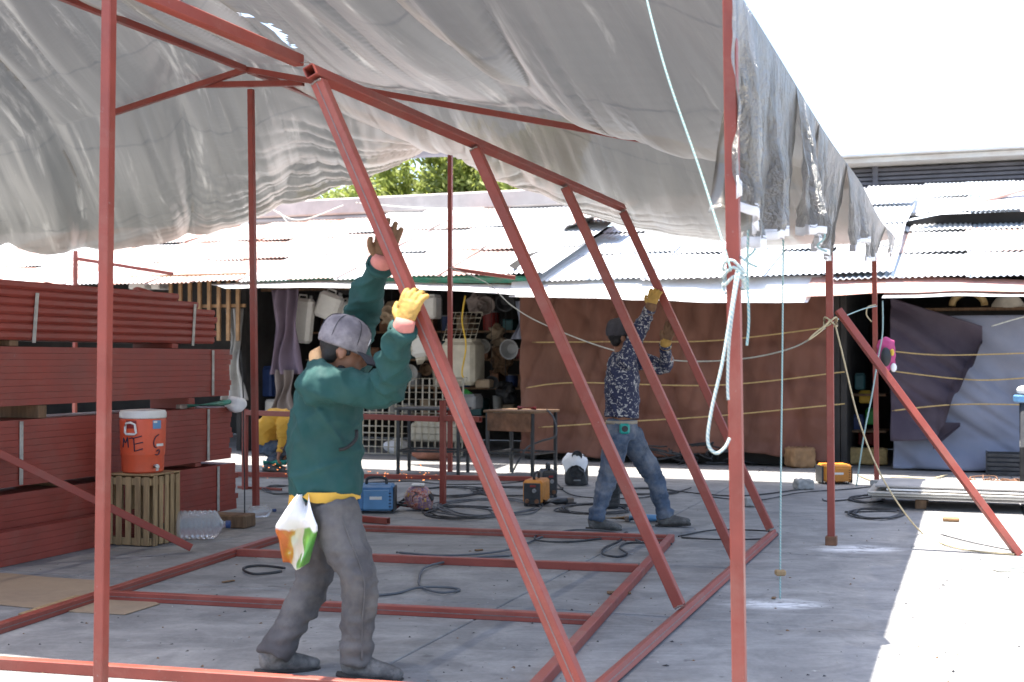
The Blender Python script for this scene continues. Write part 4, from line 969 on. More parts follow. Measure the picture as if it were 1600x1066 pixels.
# timber bars at the left stall
fr = thing('timber_bars', 'row of upright timber bars above the end of the stack', 'bars', PF(320, 480, -.2))
for x in range(268, 376, 15):
    a, b = PF(x, 482, -.2), PF(x, 434, -.2); part('bar', fbox(MB(), FQ(a) - .03, FQ(a) + .03, -.24, -.2, a.z - .5, b.z), 'plank', fr)
a, b = PF(255, 480, -.2), PF(382, 480, -.2); part('rail', fbox(MB(), FQ(a), FQ(b), -.19, -.15, a.z - .02, a.z + .03), 'plank', fr)
a, b = PF(200, 434, -.2), PF(382, 434, -.2); part('rail', fbox(MB(), FQ(a), FQ(b), -.19, -.13, a.z - .03, a.z + .03), 'plank', fr)
for x, w in ((200, 26), (235, 14)):
    cbox('roof_box', x, 437, x + w, 452, -.1, .3, 'white_plastic', {200: 'white box above the stack between roof and channels', 235: 'small pale box beside the timber bars'}[x], 'box')
# gap between the cloths
random.seed(3)
for k, (x, y, w, h, mt, lb) in enumerate(((1335, 585, 16, 24, 'teal', 'dark teal tub in the gap between the cloths'), (1342, 612, 18, 18, 'yellow', 'dim yellow tub in the gap between the cloths'), (1330, 650, 20, 26, 'blue', 'blue crate low in the gap between the cloths'), (1352, 640, 18, 24, 'green', 'green tub beside the post in the gap'), (1340, 676, 26, 20, 'red', 'dull red tub at the bottom of the gap'))):
    cbox('plastic_tub', x, y, x + w, y + h, .9 + .1 * k, .25, mt, lb, 'tub')
part('gap_shelf', fbox(MB(), Q(1318, 1), Q(1385, 1), .85, 1.5, .42, .45), 'wood_dark', st3)
part('gap_shelf', fbox(MB(), Q(1318, 1), Q(1385, 1), .85, 1.5, .92, .95), 'wood_dark', st3)
# bright bag on the right post
c = G(1370, 758); p = V((c.x + .10, c.y - .04, P(1380, 555, 14.4).z))
bg_ = thing('hanging_bag', 'pink, black and orange bag hung on the far right post', 'bag', p - Z * .2)
mb = MB(); mb.loft([p + Z * .2, p + Z * .16, p, p - Z * .14, p - Z * .19], [(.02, .02), (.09, .05), (.11, .07), (.09, .06), (.03, .03)], V((1, 0, 0))); rpart('body', mb, 'pink', bg_, .012, 2, lambda q_, n: .02 * noise.noise(q_ * 15))
part('pocket', MB().ell(p + V((-.02, -.06, -.02)), (.06, .03, .11)), 'black_plastic', bg_, True); part('flash', MB().ell(p + V((.05, -.06, .03)), (.025, .02, .04)), 'yellow', bg_, True); part('tag', MB().ell(p + V((.07, -.05, -.14)), (.035, .02, .05)), 'white_cloth', bg_, True)
# lamp shapes above the grey cloth
for x, nm, lb in ((1513, 'straw_ring', 'straw coloured ring on the ledge above the grey cloth'), (1575, 'glass_shade', 'pale domed shade on the ledge at the right edge')):
    c = PF(x, 478, .45); t = thing(nm, lb, 'ring' if x < 1550 else 'lamp shade', c - Z * .02)
    if x < 1550: part('ring', MB().tube([c + FW * (.20 * math.cos(a)) + Z * (.17 * math.sin(a)) for a in [math.pi * k / 16 for k in range(17)]], .045, 10), 'lamp_glass', t, True)
    else: part('shade', MB().lathe([(.21, -.03), (.2, .02), (.1, .16), (.03, .2)], c, 20), 'cream', t, auto=40)
part('ledge', fbox(MB(), qe, qf - .02, .25, .8, 2.05, 2.09), 'wood_dark', st3)
# tree beyond the roofs
random.seed(21)
def tree(c, h, rad, n, label):
    t = thing('tree', label, 'tree', c); mb = MB(); top = c + Z * h * .62
    mb.tube(cat([c, c + V((.1, 0, h * .3)), top]), [.22 - .10 * i / 16 for i in range(17)], 10)
    lim = []
    for i in range(11):
        a = random.uniform(0, 6.28); e = top + V((math.cos(a) * rad * .75, math.sin(a) * rad * .7, random.uniform(-.1, .9) * rad * .7)); lim.append(e)
        mb.tube(cat([top - Z * random.uniform(0, .8), (top + e) / 2 + Z * .25, e], 5), [.09 - .007 * k for k in range(11)], 6)
    part('trunk', mb, 'bark', t, True)
    vs_, fs = [], []
    cl = [(e + V((random.gauss(0, .45), random.gauss(0, .45), random.gauss(0, .45))), random.uniform(.35, .8)) for e in lim for _ in range(9)] + [(top + V((random.gauss(0, 1.3), random.gauss(0, 1.2), random.uniform(-.3, 1.8))), random.uniform(.4, .8)) for _ in range(40)]
    for i in range(n):
        cc_, rr = random.choice(cl); d = V((random.gauss(0, 1), random.gauss(0, 1), random.gauss(0, 1))).normalized() * rr * random.uniform(.5, 1)
        p = cc_ + d * .9; nn = (d.normalized() + V((random.gauss(0, .6), random.gauss(0, .6), .4 + random.gauss(0, .5)))).normalized(); _, a, b = frame_of(nn, V((random.random(), random.random(), random.random())))
        L, w = random.uniform(.07, .13), random.uniform(.03, .05); k = len(vs_)
        vs_ += [p - a * L, p + b * w, p + a * L, p - b * w]; fs.append((k, k + 1, k + 2, k + 3))
    m_ = MB(); m_.add(vs_, fs); me = bpy.data.meshes.new('crown'); me.from_pydata([tuple(p - c) for p in vs_], [], fs); me.materials.append(MATS['leaf']); link('crown', me, t, c)
c = P(700, 560, 30.0); tree(V((c.x, c.y, 0)), 7.2, 3.4, 40000, 'leafy green tree beyond the roofs under the canopy peak')
# ------------------------------------------------------------------ people
def hand(mb, W, fd, pn, th, curl=(.5, .6, .5), r=.0115, sc=1.0, spread=.10):
    fd = fd.normalized(); pn = (pn - fd * pn.dot(fd)).normalized(); lat = fd.cross(pn)
    if lat.dot(th) < 0: lat = -lat
    mb.loft([W - fd * .01, W + fd * .03 * sc, W + fd * .065 * sc, W + fd * .092 * sc], [(.027 * sc, .021 * sc), (.038 * sc, .020 * sc), (.044 * sc, .017 * sc), (.040 * sc, .012 * sc)], lat, 14)
    for i, (o, L) in enumerate(((.034, .074), (.0115, .083), (-.0115, .077), (-.034, .062))):
        p = W + fd * (.082 * sc) + lat * o * sc; d0 = (fd + lat * (o * spread * 40)).normalized(); a = 0; pts = [p - fd * .02, p]
        for k in range(3):
            a += curl[k]; d = d0 * math.cos(a) + pn * math.sin(a); p = p + d * (L * sc * (.45, .30, .25)[k]); pts.append(p)
        mb.tube(cat(pts, 3), [r * sc * (1.05 - .25 * j / 12) for j in range(13)], 8)
    b = W + fd * .022 * sc + lat * .03 * sc; d1 = (fd * .75 + lat * .75 + pn * .25).normalized(); d2 = (fd * .9 + lat * .2 + pn * .5).normalized()
    mb.tube(cat([b - lat * .015, b, b + d1 * .04 * sc, b + d1 * .04 * sc + d2 * .035 * sc], 3), [.0145 * sc, .0145 * sc, .014 * sc, .014 * sc, .0135 * sc, .013 * sc, .0125 * sc, .012 * sc, .0115 * sc, .0105 * sc], 8)
    return mb
def limb(mb, pts, rs, n=6):
    c = cat(pts, n); mb.tube(c, catn(rs, n), 14); return mb
def person(label, J, fwd, hd, hfwd, S, dims):
    """J joints; fwd chest direction; hd head centre; hfwd face direction; S colours"""
    base = V(((J['anR'].x + J['anL'].x) / 2, (J['anR'].y + J['anL'].y) / 2, 0)); t = thing('person', label, 'person', base)
    fwd = fwd.normalized(); rt = fwd.cross(Z).normalized(); sp = [J['pel'], J['waist'], J['chest'], J['shc'], J['neck']]
    hf = hfwd.normalized(); hr = hf.cross(Z).normalized(); hu = hr.cross(hf).normalized(); ax = (hr, hf, hu)
    hips = (J['hipR'] - J['hipL']).normalized(); sho = (J['shR'] - J['shL']).normalized()
    # continuous body under the clothes
    mb = MB(); k = .88
    mb.loft([J['pel'] - Z * .08, J['pel'], J['waist'], J['chest'], J['shc'], J['neck']], [(.12 * k, .10 * k), (.155 * k, .115 * k), (.135 * k, .10 * k), (.16 * k, .115 * k), (.15 * k, .09 * k), (.06, .058)], [hips, hips, rt, sho, sho, sho], 20)
    for s in 'RL':
        limb(mb, [J['sh' + s], J['el' + s], J['wr' + s]], [.052, .042, .028]); limb(mb, [J['hip' + s], J['kn' + s], J['an' + s]], [.078, .054, .038])
        mb.ell(J['sh' + s], (.06, .06, .06)); mb.ell(J['wr' + s], (.03, .03, .03)); limb(mb, [J['an' + s], V((J['an' + s].x, J['an' + s].y, .05))], [.034, .028])
    limb(mb, [J['neck'] - (hd - J['neck']).normalized() * .04, J['neck'], hd - hu * .06 - hf * .015], [.062, .056, .054])
    mb.ell(hd + hu * .03 - hf * .012, (.075, .095, .09), ax, 18, 12); mb.ell(hd - hu * .035 + hf * .022, (.058, .066, .078), ax, 18, 12)
    mb.ell(hd - hu * .088 + hf * .062, (.026, .022, .02), ax); mb.ell(hd - hu * .012 + hf * .085, (.04, .02, .02), ax)
    mb.loft([hd + hu * .01 + hf * .088, hd - hu * .018 + hf * .104, hd - hu * .034 + hf * .112, hd - hu * .045 + hf * .096], [(.008, .008), (.011, .010), (.017, .013), (.012, .01)], hr, 10)
    mb.ell(hd - hu * .064 + hf * .088, (.022, .008, .006), ax)
    for s in (-1, 1): mb.ell(hd + hr * (.076 * s) - hu * .012 - hf * .008, (.010, .021, .033), ax, 12, 8)
    rpart('body', mb, 'skin', t, .009, 2)
    for s in (-1, 1): part('eye', MB().ell(hd + hr * (.03 * s) + hu * .004 + hf * .086, (.012, .010, .008), ax), 'white_plastic', t, True)
    for s in (-1, 1): part('eyebrow', MB().tube([hd + hr * (.014 * s) + hu * .026 + hf * .096, hd + hr * (.032 * s) + hu * .030 + hf * .090, hd + hr * (.05 * s) + hu * .024 + hf * .076], .005, 6), 'hair', t, True)
    mb = MB(); mb.ell(hd + hu * .035 - hf * .024, (.080, .092, .088), ax, 18, 12); mb.ell(hd - hu * .025 - hf * .052, (.066, .040, .05), ax, 14, 8)
    for s in (-1, 1): mb.tube([hd + hr * (.076 * s) + hu * .03 + hf * .018, hd + hr * (.073 * s) - hu * .02 + hf * .022], .011, 8)
    if S.get('beard'): mb.loft([hd - hu * .075 - hf * .0 + hr * .06, hd - hu * .105 + hf * .04, hd - hu * .075 - hr * .06], [(.02, .02), (.03, .03), (.02, .02)], hf, 10)
    rpart('hair', mb, 'hair', t, .010, 1, lambda c, n: .004 * noise.noise(c * 70))
    # cap
    cu = (hu + hf * .12).normalized(); cr_ = hr; cfw = cu.cross(cr_); cfw = cfw if cfw.dot(hf) > 0 else -cfw; cc_ = hd + hu * .048 - hf * .008
    prof = [(1.0, -.038), (1.03, -.01), (1.02, .03), (.95, .068), (.76, .095), (.45, .111), (.02, .117)]
    mb = MB(); mb.lathe([(r * 1.0, h) for r, h in prof], cc_, 28, (cr_ * .094, cfw * .112, cu))
    crown = rpart('cap', mb, S['cap'], t, .008, 2, lambda c, n: .004 * noise.noise(c * 22) + .002 * noise.noise(c * 60))
    mb = MB()
    def vis(a, b):
        an = (a - .5) * 2.0; r0 = V((0, 0, 0)) + cr_ * (.088 * math.sin(an)) + cfw * (.108 * math.cos(an)); out = cfw * (.100 * b * (math.cos(an) ** .6)) + cr_ * (.012 * b * math.sin(an))
        return cc_ + r0 + out - cu * (.022 + .030 * b * abs(math.sin(an)) + .014 * b * b)
    mb.thick(vis, 16, 8, .005, cu); part('visor', mb, S['cap2'], t, True); LOC[crown.name] = base
    part('button', MB().ell(cc_ + cu * .117, (.009, .009, .005)), S['cap2'], crown, True); part('front_patch', MB().ell(cc_ + cfw * .108 + cu * .03 , (.032, .006, .024), (cr_, (cfw + cu * .3).normalized(), cu)), 'white_cloth', crown, True)
    for an in (.5, 1.57, 2.64, 3.7, 4.71, 5.7):
        o_ = cr_ * (.0965 * math.cos(an)) + cfw * (.1145 * math.sin(an)); part('panel_seam', MB().tube(cat([cc_ + o_ * 1.02, cc_ + o_ * .98 + cu * .05, cc_ + o_ * .72 + cu * .097, cc_ + cu * .117], 4), .0018, 5), S['cap2'], crown, True)
    # clothes
    d = dims; sd = random.random() * 20; elb = []; kne = []
    for s in 'RL':
        for lst, a, b, c in ((elb, 'sh', 'el', 'wr'), (kne, 'hip', 'kn', 'an')):
            x, y = (J[a + s] - J[b + s]).normalized(), (J[c + s] - J[b + s]).normalized(); ax_ = (x - y).normalized(); bi = (x + y + V((.001, 0, 0))).normalized(); pp = ax_.cross(bi).normalized()
            lst.append((J[b + s], ((ax_ + bi * .5).normalized(), bi, pp)))
            if lst is elb: lst.append((J[a + s] * .8 + J['chest'] * .2, ((ax_ + Z * .3).normalized(), Z, pp)))
    def wr(c, n):
        v = .5 * noise.noise(V((c.x * 5 + sd, c.y * 5, c.z * 4))) + 1.0 * crease(noise.noise(V(((c.x * .8 + c.z * .6) * 9.5 + sd, c.y * 5, (c.z * .8 - c.x * .6) * 2.6))), 1.6) + .55 * crease(noise.noise(V(((c.x * .5 - c.z * .85) * 13, c.y * 6 + sd, (c.x * .85 + c.z * .5) * 3.5))), 1.6) + .12 * noise.noise(V((c.x * 26, c.y * 26, c.z * 22 + sd)))
        for e_, b_ in elb:
            q_ = c - e_; r_ = q_.length
            if r_ < .26: v += 1.1 * math.exp(-(r_ / .13) ** 2) * crease(noise.noise(V((q_.dot(b_[0]) * 14 + sd, q_.dot(b_[1]) * 3, q_.dot(b_[2]) * 4))), 1.4)
        return v * d.get('wr', .010) * 1.25
    mb = MB(); hem = J['pel'] + (J['pel'] - J['waist']).normalized() * d['hem']
    tor = [hem, hem + (J['waist'] - hem) * .25, J['waist'], (J['waist'] + J['chest']) / 2, J['chest'], J['shc'], J['neck'] - (J['neck'] - J['shc']) * .1]
    tr = d['torso']; mb.loft(cat(tor, 4), list(zip(catn([x[0] for x in tr], 4), catn([x[1] for x in tr], 4))), sho, 28)
    for s in 'RL':
        a, b, c = J['sh' + s], J['el' + s], J['wr' + s]; ar = d['arm']
        limb(mb, [J['shc'] * .45 + a * .55, a, a * .5 + b * .5, b, b * .5 + c * .5, c - (c - b).normalized() * .015], [ar[0] * .95, ar[0], ar[1], ar[2], ar[3], ar[4]])
    if d.get('collar'): mb.loft([J['neck'] - (J['neck'] - J['shc']) * .5, J['neck'] + (hd - J['neck']) * .10], [(.105, .09), (.088, .088)], sho, 20)
    top = rpart('jacket' if d.get('collar') else 'shirt', mb, S['top'], t, .009, 3, wr)
    if d.get('collar'):
        LOC[top.name] = base
        mb = MB(); cpt = J['neck'] + (hd - J['neck']) * .10; 
        dn = (hd - J['neck']).normalized(); _, a, b = frame_of(dn)
        cpt = J['neck'] + (hd - J['neck']) * .02; mb.loft([cpt - dn * .03, cpt + dn * .012, cpt + dn * .022], [(.078, .078), (.076, .076), (.066, .066)], a, 22); part('collar_lining', mb, 'orange_cloth', top, True)
    LOC[top.name] = base
    for s in 'RL':
        dw = (J['wr' + s] - J['el' + s]).normalized(); _, a, b = frame_of(dw); pc = J['wr' + s] - dw * .022; rr_ = d['arm'][4]
        part('sleeve_cuff', MB().loft([pc - dw * .022, pc - dw * .012, pc + dw * .010, pc + dw * .013, pc + dw * .004], [(rr_ + .004, rr_ + .004), (rr_ + .009, rr_ + .009), (rr_ + .008, rr_ + .008), (rr_ + .001, rr_ + .001), (rr_ - .008, rr_ - .008)], a, 20), S['top'], top, True)
    if d.get('collar'): part('hem_band', MB().loft([hem - Z * .012, hem - Z * .004, hem + Z * .045, hem + Z * .055], [(tr[0][0] - .006, tr[0][1] - .006), (tr[0][0] + .006, tr[0][1] + .006), (tr[0][0] + .012, tr[0][1] + .012), (tr[0][0], tr[0][1])], sho, 36), S['top'], top, True)
    mb = MB(); pt = d['pants']; mb.loft([J['pel'] - Z * .10, J['pel'] - Z * .03, J['pel'] + (J['waist'] - J['pel']).normalized() * .07], [(pt[0] * .8, pt[1] * .85), (pt[0], pt[1]), (pt[0] * .93, pt[1] * .93)], hips, 24)
    for s in 'RL':
        h, kn, an = J['hip' + s], J['kn' + s], J['an' + s]; dn = (an - kn).normalized()
        limb(mb, [h + Z * .04, h * .6 + kn * .4, kn, kn * .5 + an * .5, an - dn * .10, an - dn * .05, an + dn * .02], d['leg'])
    def wp_(c, n):
        low = max(0, 1 - abs(c.z - J['anR'].z - .08) / .14); v = .8 * noise.noise(V((c.x * 8 + sd, c.y * 8, c.z * 4))) + .4 * noise.noise(V((c.x * 20, c.y * 20, c.z * 16))) + .9 * crease(noise.noise(V((c.x * 9 + c.z * 5, c.y * 9, c.z * 5 - c.x * 3 + sd))), 1.5)
        v += 2.6 * low * noise.noise(V((c.x * 7, c.y * 7, c.z * 26 + sd))) + .5 * (rid(noise.noise(V((c.x * 5, c.y * 5 + sd, c.z * 14))), 1.5) - .4); 
        for e_, b_ in kne:
            q_ = c - e_; r_ = q_.length
            if r_ < .3: v += 1.2 * math.exp(-(r_ / .15) ** 2) * crease(noise.noise(V((q_.dot(b_[0]) * 17 + sd, q_.dot(b_[1]) * 4, q_.dot(b_[2]) * 4))), 1.4)
        return v * .010
    jeans = rpart('jeans', mb, S['pants'], t, .0105, 3, wp_)
    for s, sg in (('R', 1), ('L', -1)):
        h, kn, an = J['hip' + s], J['kn' + s], J['an' + s]; lr = d['leg']; sd_ = hips * sg
        part('side_seam', MB().tube(cat([h + sd_ * lr[0] * .97, h * .6 + kn * .4 + sd_ * lr[1] * 1.0, kn + sd_ * lr[2] * 1.0, kn * .5 + an * .5 + sd_ * lr[3] * 1.0, an + sd_ * lr[5]], 8), .005, 6), S['pants'], t, True)
    bp = J['pel'] + (J['waist'] - J['pel']).normalized() * .062; _, a, b = frame_of((J['waist'] - J['pel']))
    if d.get('belt'):
        mb = MB(); mb.loft([bp - Z * .030, bp - Z * .002], [(pt[0] * .97, pt[1] * .97)] * 2, hips, 28); part('belt', mb, 'belt', t, True)
    for s in 'RL':
        an, to = J['an' + s], J['toe' + s]; f = (to - an); f.z *= .25; f.normalize(); r_ = f.cross(Z).normalized(); up_ = r_.cross(f)
        heel = an - f * .055; sole_z = d.get('sole' + s, .0); mb = MB()
        bz = lambda p, h: p + up_ * h
        g = V((an.x, an.y, sole_z)); Lf = .205
        tilt = d.get('tilt' + s, 0.0); ff_ = (f + Z * tilt).normalized(); uu = r_.cross(ff_).normalized()
        g = g - ff_ * .06
        pts = [g + ff_ * x + uu * h for x, h in ((-.012, .055), (.02, .062), (.08, .062), (.14, .050), (.20, .042), (.245, .036), (.268, .030))]
        mb.loft(pts, [(.026, .04), (.037, .052), (.040, .056), (.045, .043), (.048, .036), (.040, .030), (.02, .02)], r_, 18)
        limb(mb, [g + ff_ * .06 + uu * .07, an + Z * .03], [.052, .054])
        bt_ = rpart('boot', mb, S.get('boot', 'boot'), t, .008, 2, lambda c, n: .003 * noise.noise(c * 40))
        LOC[bt_.name] = base
        mb = MB(); mb.loft([g + ff_ * x + uu * .012 for x in (-.03, 0, .08, .14, .2, .25, .272)], [(.022, .012), (.036, .012), (.036, .012), (.042, .012), (.046, .012), (.038, .012), (.018, .012)], r_, 16); part('sole', mb, 'sole', bt_, True)
    return t, jeans, base
def glove(t, W, fd, pn, th, mat, cuff, el, curl, sc=1.06):
    mb = hand(MB(), W, fd, pn, th, curl, .0125, sc); o = rpart('glove', mb, mat, t, .0048, 1, lambda c, n: .0015 * noise.noise(c * 60)); LOC[o.name] = LOC[t.name]
    d = (W - el).normalized(); mb = MB(); lat = fd.cross(pn).normalized()
    if cuff: mb.loft([W - d * .046, W - d * .025, W + fd.normalized() * .010, W + fd.normalized() * .03], [(.052, .050), (.049, .044), (.047, .036), (.046, .030)], lat, 22); part('cuff', mb, cuff, o, True)
    return o
WUx = upv                    # direction of the raised uprights
def up_at(s, py):            # point on upright s at image row py
    lo, hi = 0., 1.
    for _ in range(40):
        m_ = (lo + hi) / 2
        if proj(WF(s, m_))[1] > py: lo = m_
        else: hi = m_
    return WF(s, lo)
# ---- worker in the green jacket
Hn, Hf = up_at(0, 476), up_at(0, 378)
f1 = V((.90, .43, 0)).normalized(); r1 = f1.cross(Z)
Yb = 5.83
J = dict(pel=P(507, 782, Yb), waist=P(508, 712, Yb), chest=P(514, 640, Yb), shc=P(513, 586, Yb - .02), neck=P(508, 566, Yb - .03))
J['shR'] = P(500, 600, Yb - .17); J['shL'] = P(548, 572, Yb + .17)
kdir = knorm if knorm.x > 0 else -knorm       # away from the men, to the right
pnR = (WU * .75 + kdir * .65).normalized(); fdR = (upv * .93 - kdir * 0 + WU.cross(upv) * 0 + V((.35, -.1, .15))).normalized()
wR = P(631, 510, Hn.y - .085); fdR = P(650, 442, Hn.y - .075) - wR; pnR = V((.45, .9, .1))
pnL = (kdir * .9 - WU * .3).normalized(); fdL = (upv * .9 + kdir * .25 + WU * .15).normalized()
wL = P(596, 410, Hf.y + .10); fdL = P(612, 345, Hf.y + .085) - wL; pnL = V((.3, -.9, .1))
J['wrR'] = wR; J['elR'] = P(602, 607, Yb - .16); J['wrL'] = wL; J['elL'] = P(562, 492, Yb + .16)
J['hipR'] = P(520, 800, Yb - .09); J['hipL'] = P(502, 800, Yb + .08); J['knR'] = P(560, 905, Yb - .14); J['knL'] = P(488, 912, Yb + .10)
aR = G(556, 1062); aL = G(428, 1054); J['anR'] = V((aR.x, aR.y + .02, .09)); J['anL'] = V((aL.x, aL.y + .02, .09)); J['toeR'] = J['anR'] + V((.22, -.03, -.06)); J['toeL'] = J['anL'] + V((.19, .10, -.06))
hd1 = P(536, 549, Yb - .07)
w1, j1, b1 = person('man in green jacket and grey cap pushing up the near upright', J, f1, hd1, V((.95, .20, -.24)), dict(top='green_jacket', pants='grey_jeans', cap='cap_grey', cap2='cap_dark', beard=True),
    dict(hem=-.02, torso=[(.145, .152), (.165, .162), (.168, .162), (.180, .162), (.190, .156), (.155, .115), (.085, .08)], arm=[.092, .085, .078, .070, .056], pants=(.160, .140), leg=[.112, .106, .084, .076, .072, .080, .076], collar=True, wr=.016))
glove(w1, wR, fdR, pnR, V((-.9, .0, .3)), 'glove_yellow', 'glove_pink', J['elR'], (.3, .5, .5), 1.2); glove(w1, wL, fdL, pnL, V((-.9, 0, .3)), 'glove_brown', 'glove_pink', J['elL'], (.05, .15, .2), 1.2)
mb = MB(); c0 = J['pel'] + Z * .012
def skirt(a, b):
    an = a * 2 * math.pi; r_ = 1.03 + .05 * b; drop = .055 + .030 * math.sin(an * 3 + 1) + .014 * math.sin(an * 7)
    return c0 + r1 * (.168 * r_ * math.cos(an)) + f1 * (.150 * r_ * math.sin(an)) - Z * (b * drop) + Z * .04
mb.grid(skirt, 48, 5); part('shirt_tail', mb, 'yellow_shirt', w1, True)
mb = MB(); pk0 = P(560, 690, Yb - .16); mb.tube(cat([P(557, 672, Yb - .135), P(556, 686, Yb - .15), P(543, 699, Yb - .165), P(530, 703, Yb - .165)], 5), .008, 6); part('pocket_shadow', mb, 'hair', w1, True)  # near-black crescent painted as the shadow in the pocket opening
# printed bag tucked in the belt
mb = MB(); c0 = P(474, 772, Yb - .15); dn = P(462, 890, Yb - .15)
def bagf(a, b):
    wdt = .028 + .062 * min(1, b * 2.4) - .07 * max(0, b - .5); ctr = c0 + (dn - c0) * b
    off = .05 * math.sin(a * 7 + b * 3) + .03 * noise.noise(V((a * 4, b * 5, 1)))
    tip = .05 * (abs(a - .35) * 2) * (b > .9)
    return ctr + V((1, 0, 0)) * ((a - .5) * 2 * wdt) + V((0, -1, 0)) * (off + .05 * math.sin(min(1, b * 1.6) * 3.1)) + Z * (.06 * abs(a - .55) * b - .05 * (a > .6) * (1 - b) * 0)
mb.thick(bagf, 22, 34, .004, V((0, -1, 0)), 0, lambda a, b: (a, b)); single('printed_bag', mb, 'printed_plastic', 'white, orange and green plastic bag hanging from the green worker\'s waist', 'bag', smooth=True)
# ---- worker in the flowered shirt
s4 = ks[3]; Ha, Hb = up_at(s4, 462), up_at(s4, 521); Y2 = 10.78
f2 = V((.93, .36, 0)).normalized()
J = dict(pel=P(971, 668, Y2), waist=P(972, 638, Y2), chest=P(972, 590, Y2), shc=P(971, 560, Y2), neck=P(970, 547, Y2)); J['shR'] = P(978, 562, Y2 - .17); J['shL'] = P(990, 562, Y2 + .15)
pn2 = (kdir * .9 + WU * .35).normalized(); fd2 = (upv * .95 + V((.2, 0, .2))).normalized()
wA = P(1017, 480, Ha.y - .085); fd2 = P(1027, 440, Ha.y - .075) - wA; pn2 = V((.45, .9, .1)); pn3 = (kdir * .9 - WU * .2).normalized(); wB = P(1040, 536, Hb.y + .10); fd3 = P(1052, 496, Hb.y + .09) - wB; pn3 = V((.3, -.9, .1))
J['wrR'] = wA; J['elR'] = P(1001, 512, Y2 - .17); J['wrL'] = wB; J['elL'] = P(1041, 572, Y2 + .12)
J['hipR'] = P(966, 682, Y2 - .09); J['hipL'] = P(982, 682, Y2 + .08); J['knR'] = P(947, 756, Y2 - .05); J['knL'] = P(1021, 742, Y2 + .10)
aR = G(932, 829); aL = G(1046, 823); J['anR'] = V((aR.x, aR.y, .09)); J['anL'] = V((aL.x - .03, aL.y, .10)); J['toeR'] = J['anR'] + V((.21, .02, -.06)); J['toeL'] = J['anL'] + V((.22, -.05, -.03))
hd2 = P(970, 527, Y2 - .02)
w2, j2, b2 = person('man in blue flowered shirt and jeans pushing up the far upright', J, f2, hd2, V((.93, .3, .12)), dict(top='flower_shirt', pants='blue_jeans', cap='cap_dark', cap2='cap_dark'),
    dict(hem=-.085, torso=[(.160, .140), (.165, .145), (.163, .142), (.172, .145), (.180, .142), (.150, .105), (.08, .075)], arm=[.078, .070, .060, .052, .042], pants=(.158, .132), leg=[.108, .100, .080, .074, .070, .076, .070], belt=True, wr=.009, tiltL=.10))
glove(w2, wA, fd2, pn2, V((-.9, .0, .3)), 'glove_yellow', 'glove_brown', J['elR'], (.35, .6, .5), 1.15); glove(w2, wB, fd3, pn3, V((-.9, 0, .3)), 'glove_brown', 'glove_yellow', J['elL'], (.1, .2, .2), 1.15)
tm = P(976, 670, Y2 - .18); tp_ = thing('tape_measure', 'green tape measure clipped to the flower-shirted worker\'s belt', 'tape measure', tm - Z * .04)
part('case', MB().rbox(tm, (.085, .045, .085), None, .014), 'teal_plastic', tp_); part('badge', MB().lathe([(.026, 0), (.026, .003), (.01, .004)], tm - V((0, .0225, 0)), 16, (V((1, 0, 0)), Z, V((0, -1, 0)))), 'black_plastic', tp_)
# ---- crouching man in the yellow shirt
Y3 = 16.3
J = dict(pel=P(413, 697, Y3), waist=P(415, 672, Y3), chest=P(430, 655, Y3), shc=P(448, 652, Y3), neck=P(456, 653, Y3)); J['shR'] = P(443, 660, Y3 - .17); J['shL'] = P(447, 656, Y3 + .17)
J['elR'] = P(440, 690, Y3 - .2); J['elL'] = P(455, 690, Y3 + .1); J['wrR'] = P(436, 708, Y3 - .25); J['wrL'] = P(446, 712, Y3 - .1)
J['hipR'] = P(415, 703, Y3 - .09); J['hipL'] = P(415, 703, Y3 + .09); J['knR'] = P(447, 698, Y3 - .14); J['knL'] = P(452, 712, Y3 + .1)
gz = G(420, 735); J['anR'] = V((P(424, 730, Y3).x, Y3 - .12, .09)); J['anL'] = V((P(418, 730, Y3).x, Y3 + .12, .09)); J['toeR'] = J['anR'] + V((.2, -.03, -.06)); J['toeL'] = J['anL'] + V((.2, .03, -.06))
w3, j3, b3 = person('crouching man in yellow shirt grinding steel behind the rear post', J, V((.8, .1, -.1)), P(470, 655, Y3 - .02), V((.7, .0, -.7)), dict(top='yellow_shirt', pants='blue_jeans', cap='cap_dark', cap2='cap_dark'),
    dict(hem=-.02, torso=[(.16, .14), (.17, .15), (.17, .145), (.175, .145), (.18, .14), (.15, .10), (.08, .075)], arm=[.085, .08, .045, .04, .03], pants=(.155, .13), leg=[.105, .098, .08, .074, .07, .074, .07], wr=.012))
for s, m_ in (('R', 1), ('L', -1)):
    hmb = hand(MB(), J['wr' + s], (J['wr' + s] - J['el' + s]), V((.6, 0, -.4)), V((0, m_ * .5, .3)), (.5, .6, .5), .011, 1.0); rpart('hand', hmb, 'skin', w3, .006, 1)
gc = J['wrR'] + V((.02, .02, -.12)); gr = thing('angle_grinder', 'dark green angle grinder in the hands of the crouching man', 'grinder', gc - Z * .04)
part('body', MB().tube([gc + V((-.22, 0, .0)), gc + V((-.05, 0, 0)), gc + V((.10, 0, 0))], [.03, .036, .03], 12), 'teal_plastic', gr, True); part('disc', MB().lathe([(.062, 0), (.062, .004)], gc + V((.14, -.035, 0)), 20, (V((1, 0, 0)), Z, V((0, -1, 0)))), 'rust', gr); part('guard', MB().lathe([(.03, 0), (.05, .02), (.052, .03)], gc + V((.13, -.03, .0)), 16, (V((1, 0, 0)), Z, V((0, -1, 0)))), 'black_plastic', gr)
random.seed(4); mb = MB()
for i in range(90):
    p = G(random.uniform(415, 690), random.uniform(722, 752), random.uniform(.0, .25) ** 1.5 + .01); mb.box(p, (random.uniform(.004, .02), .004, .004))
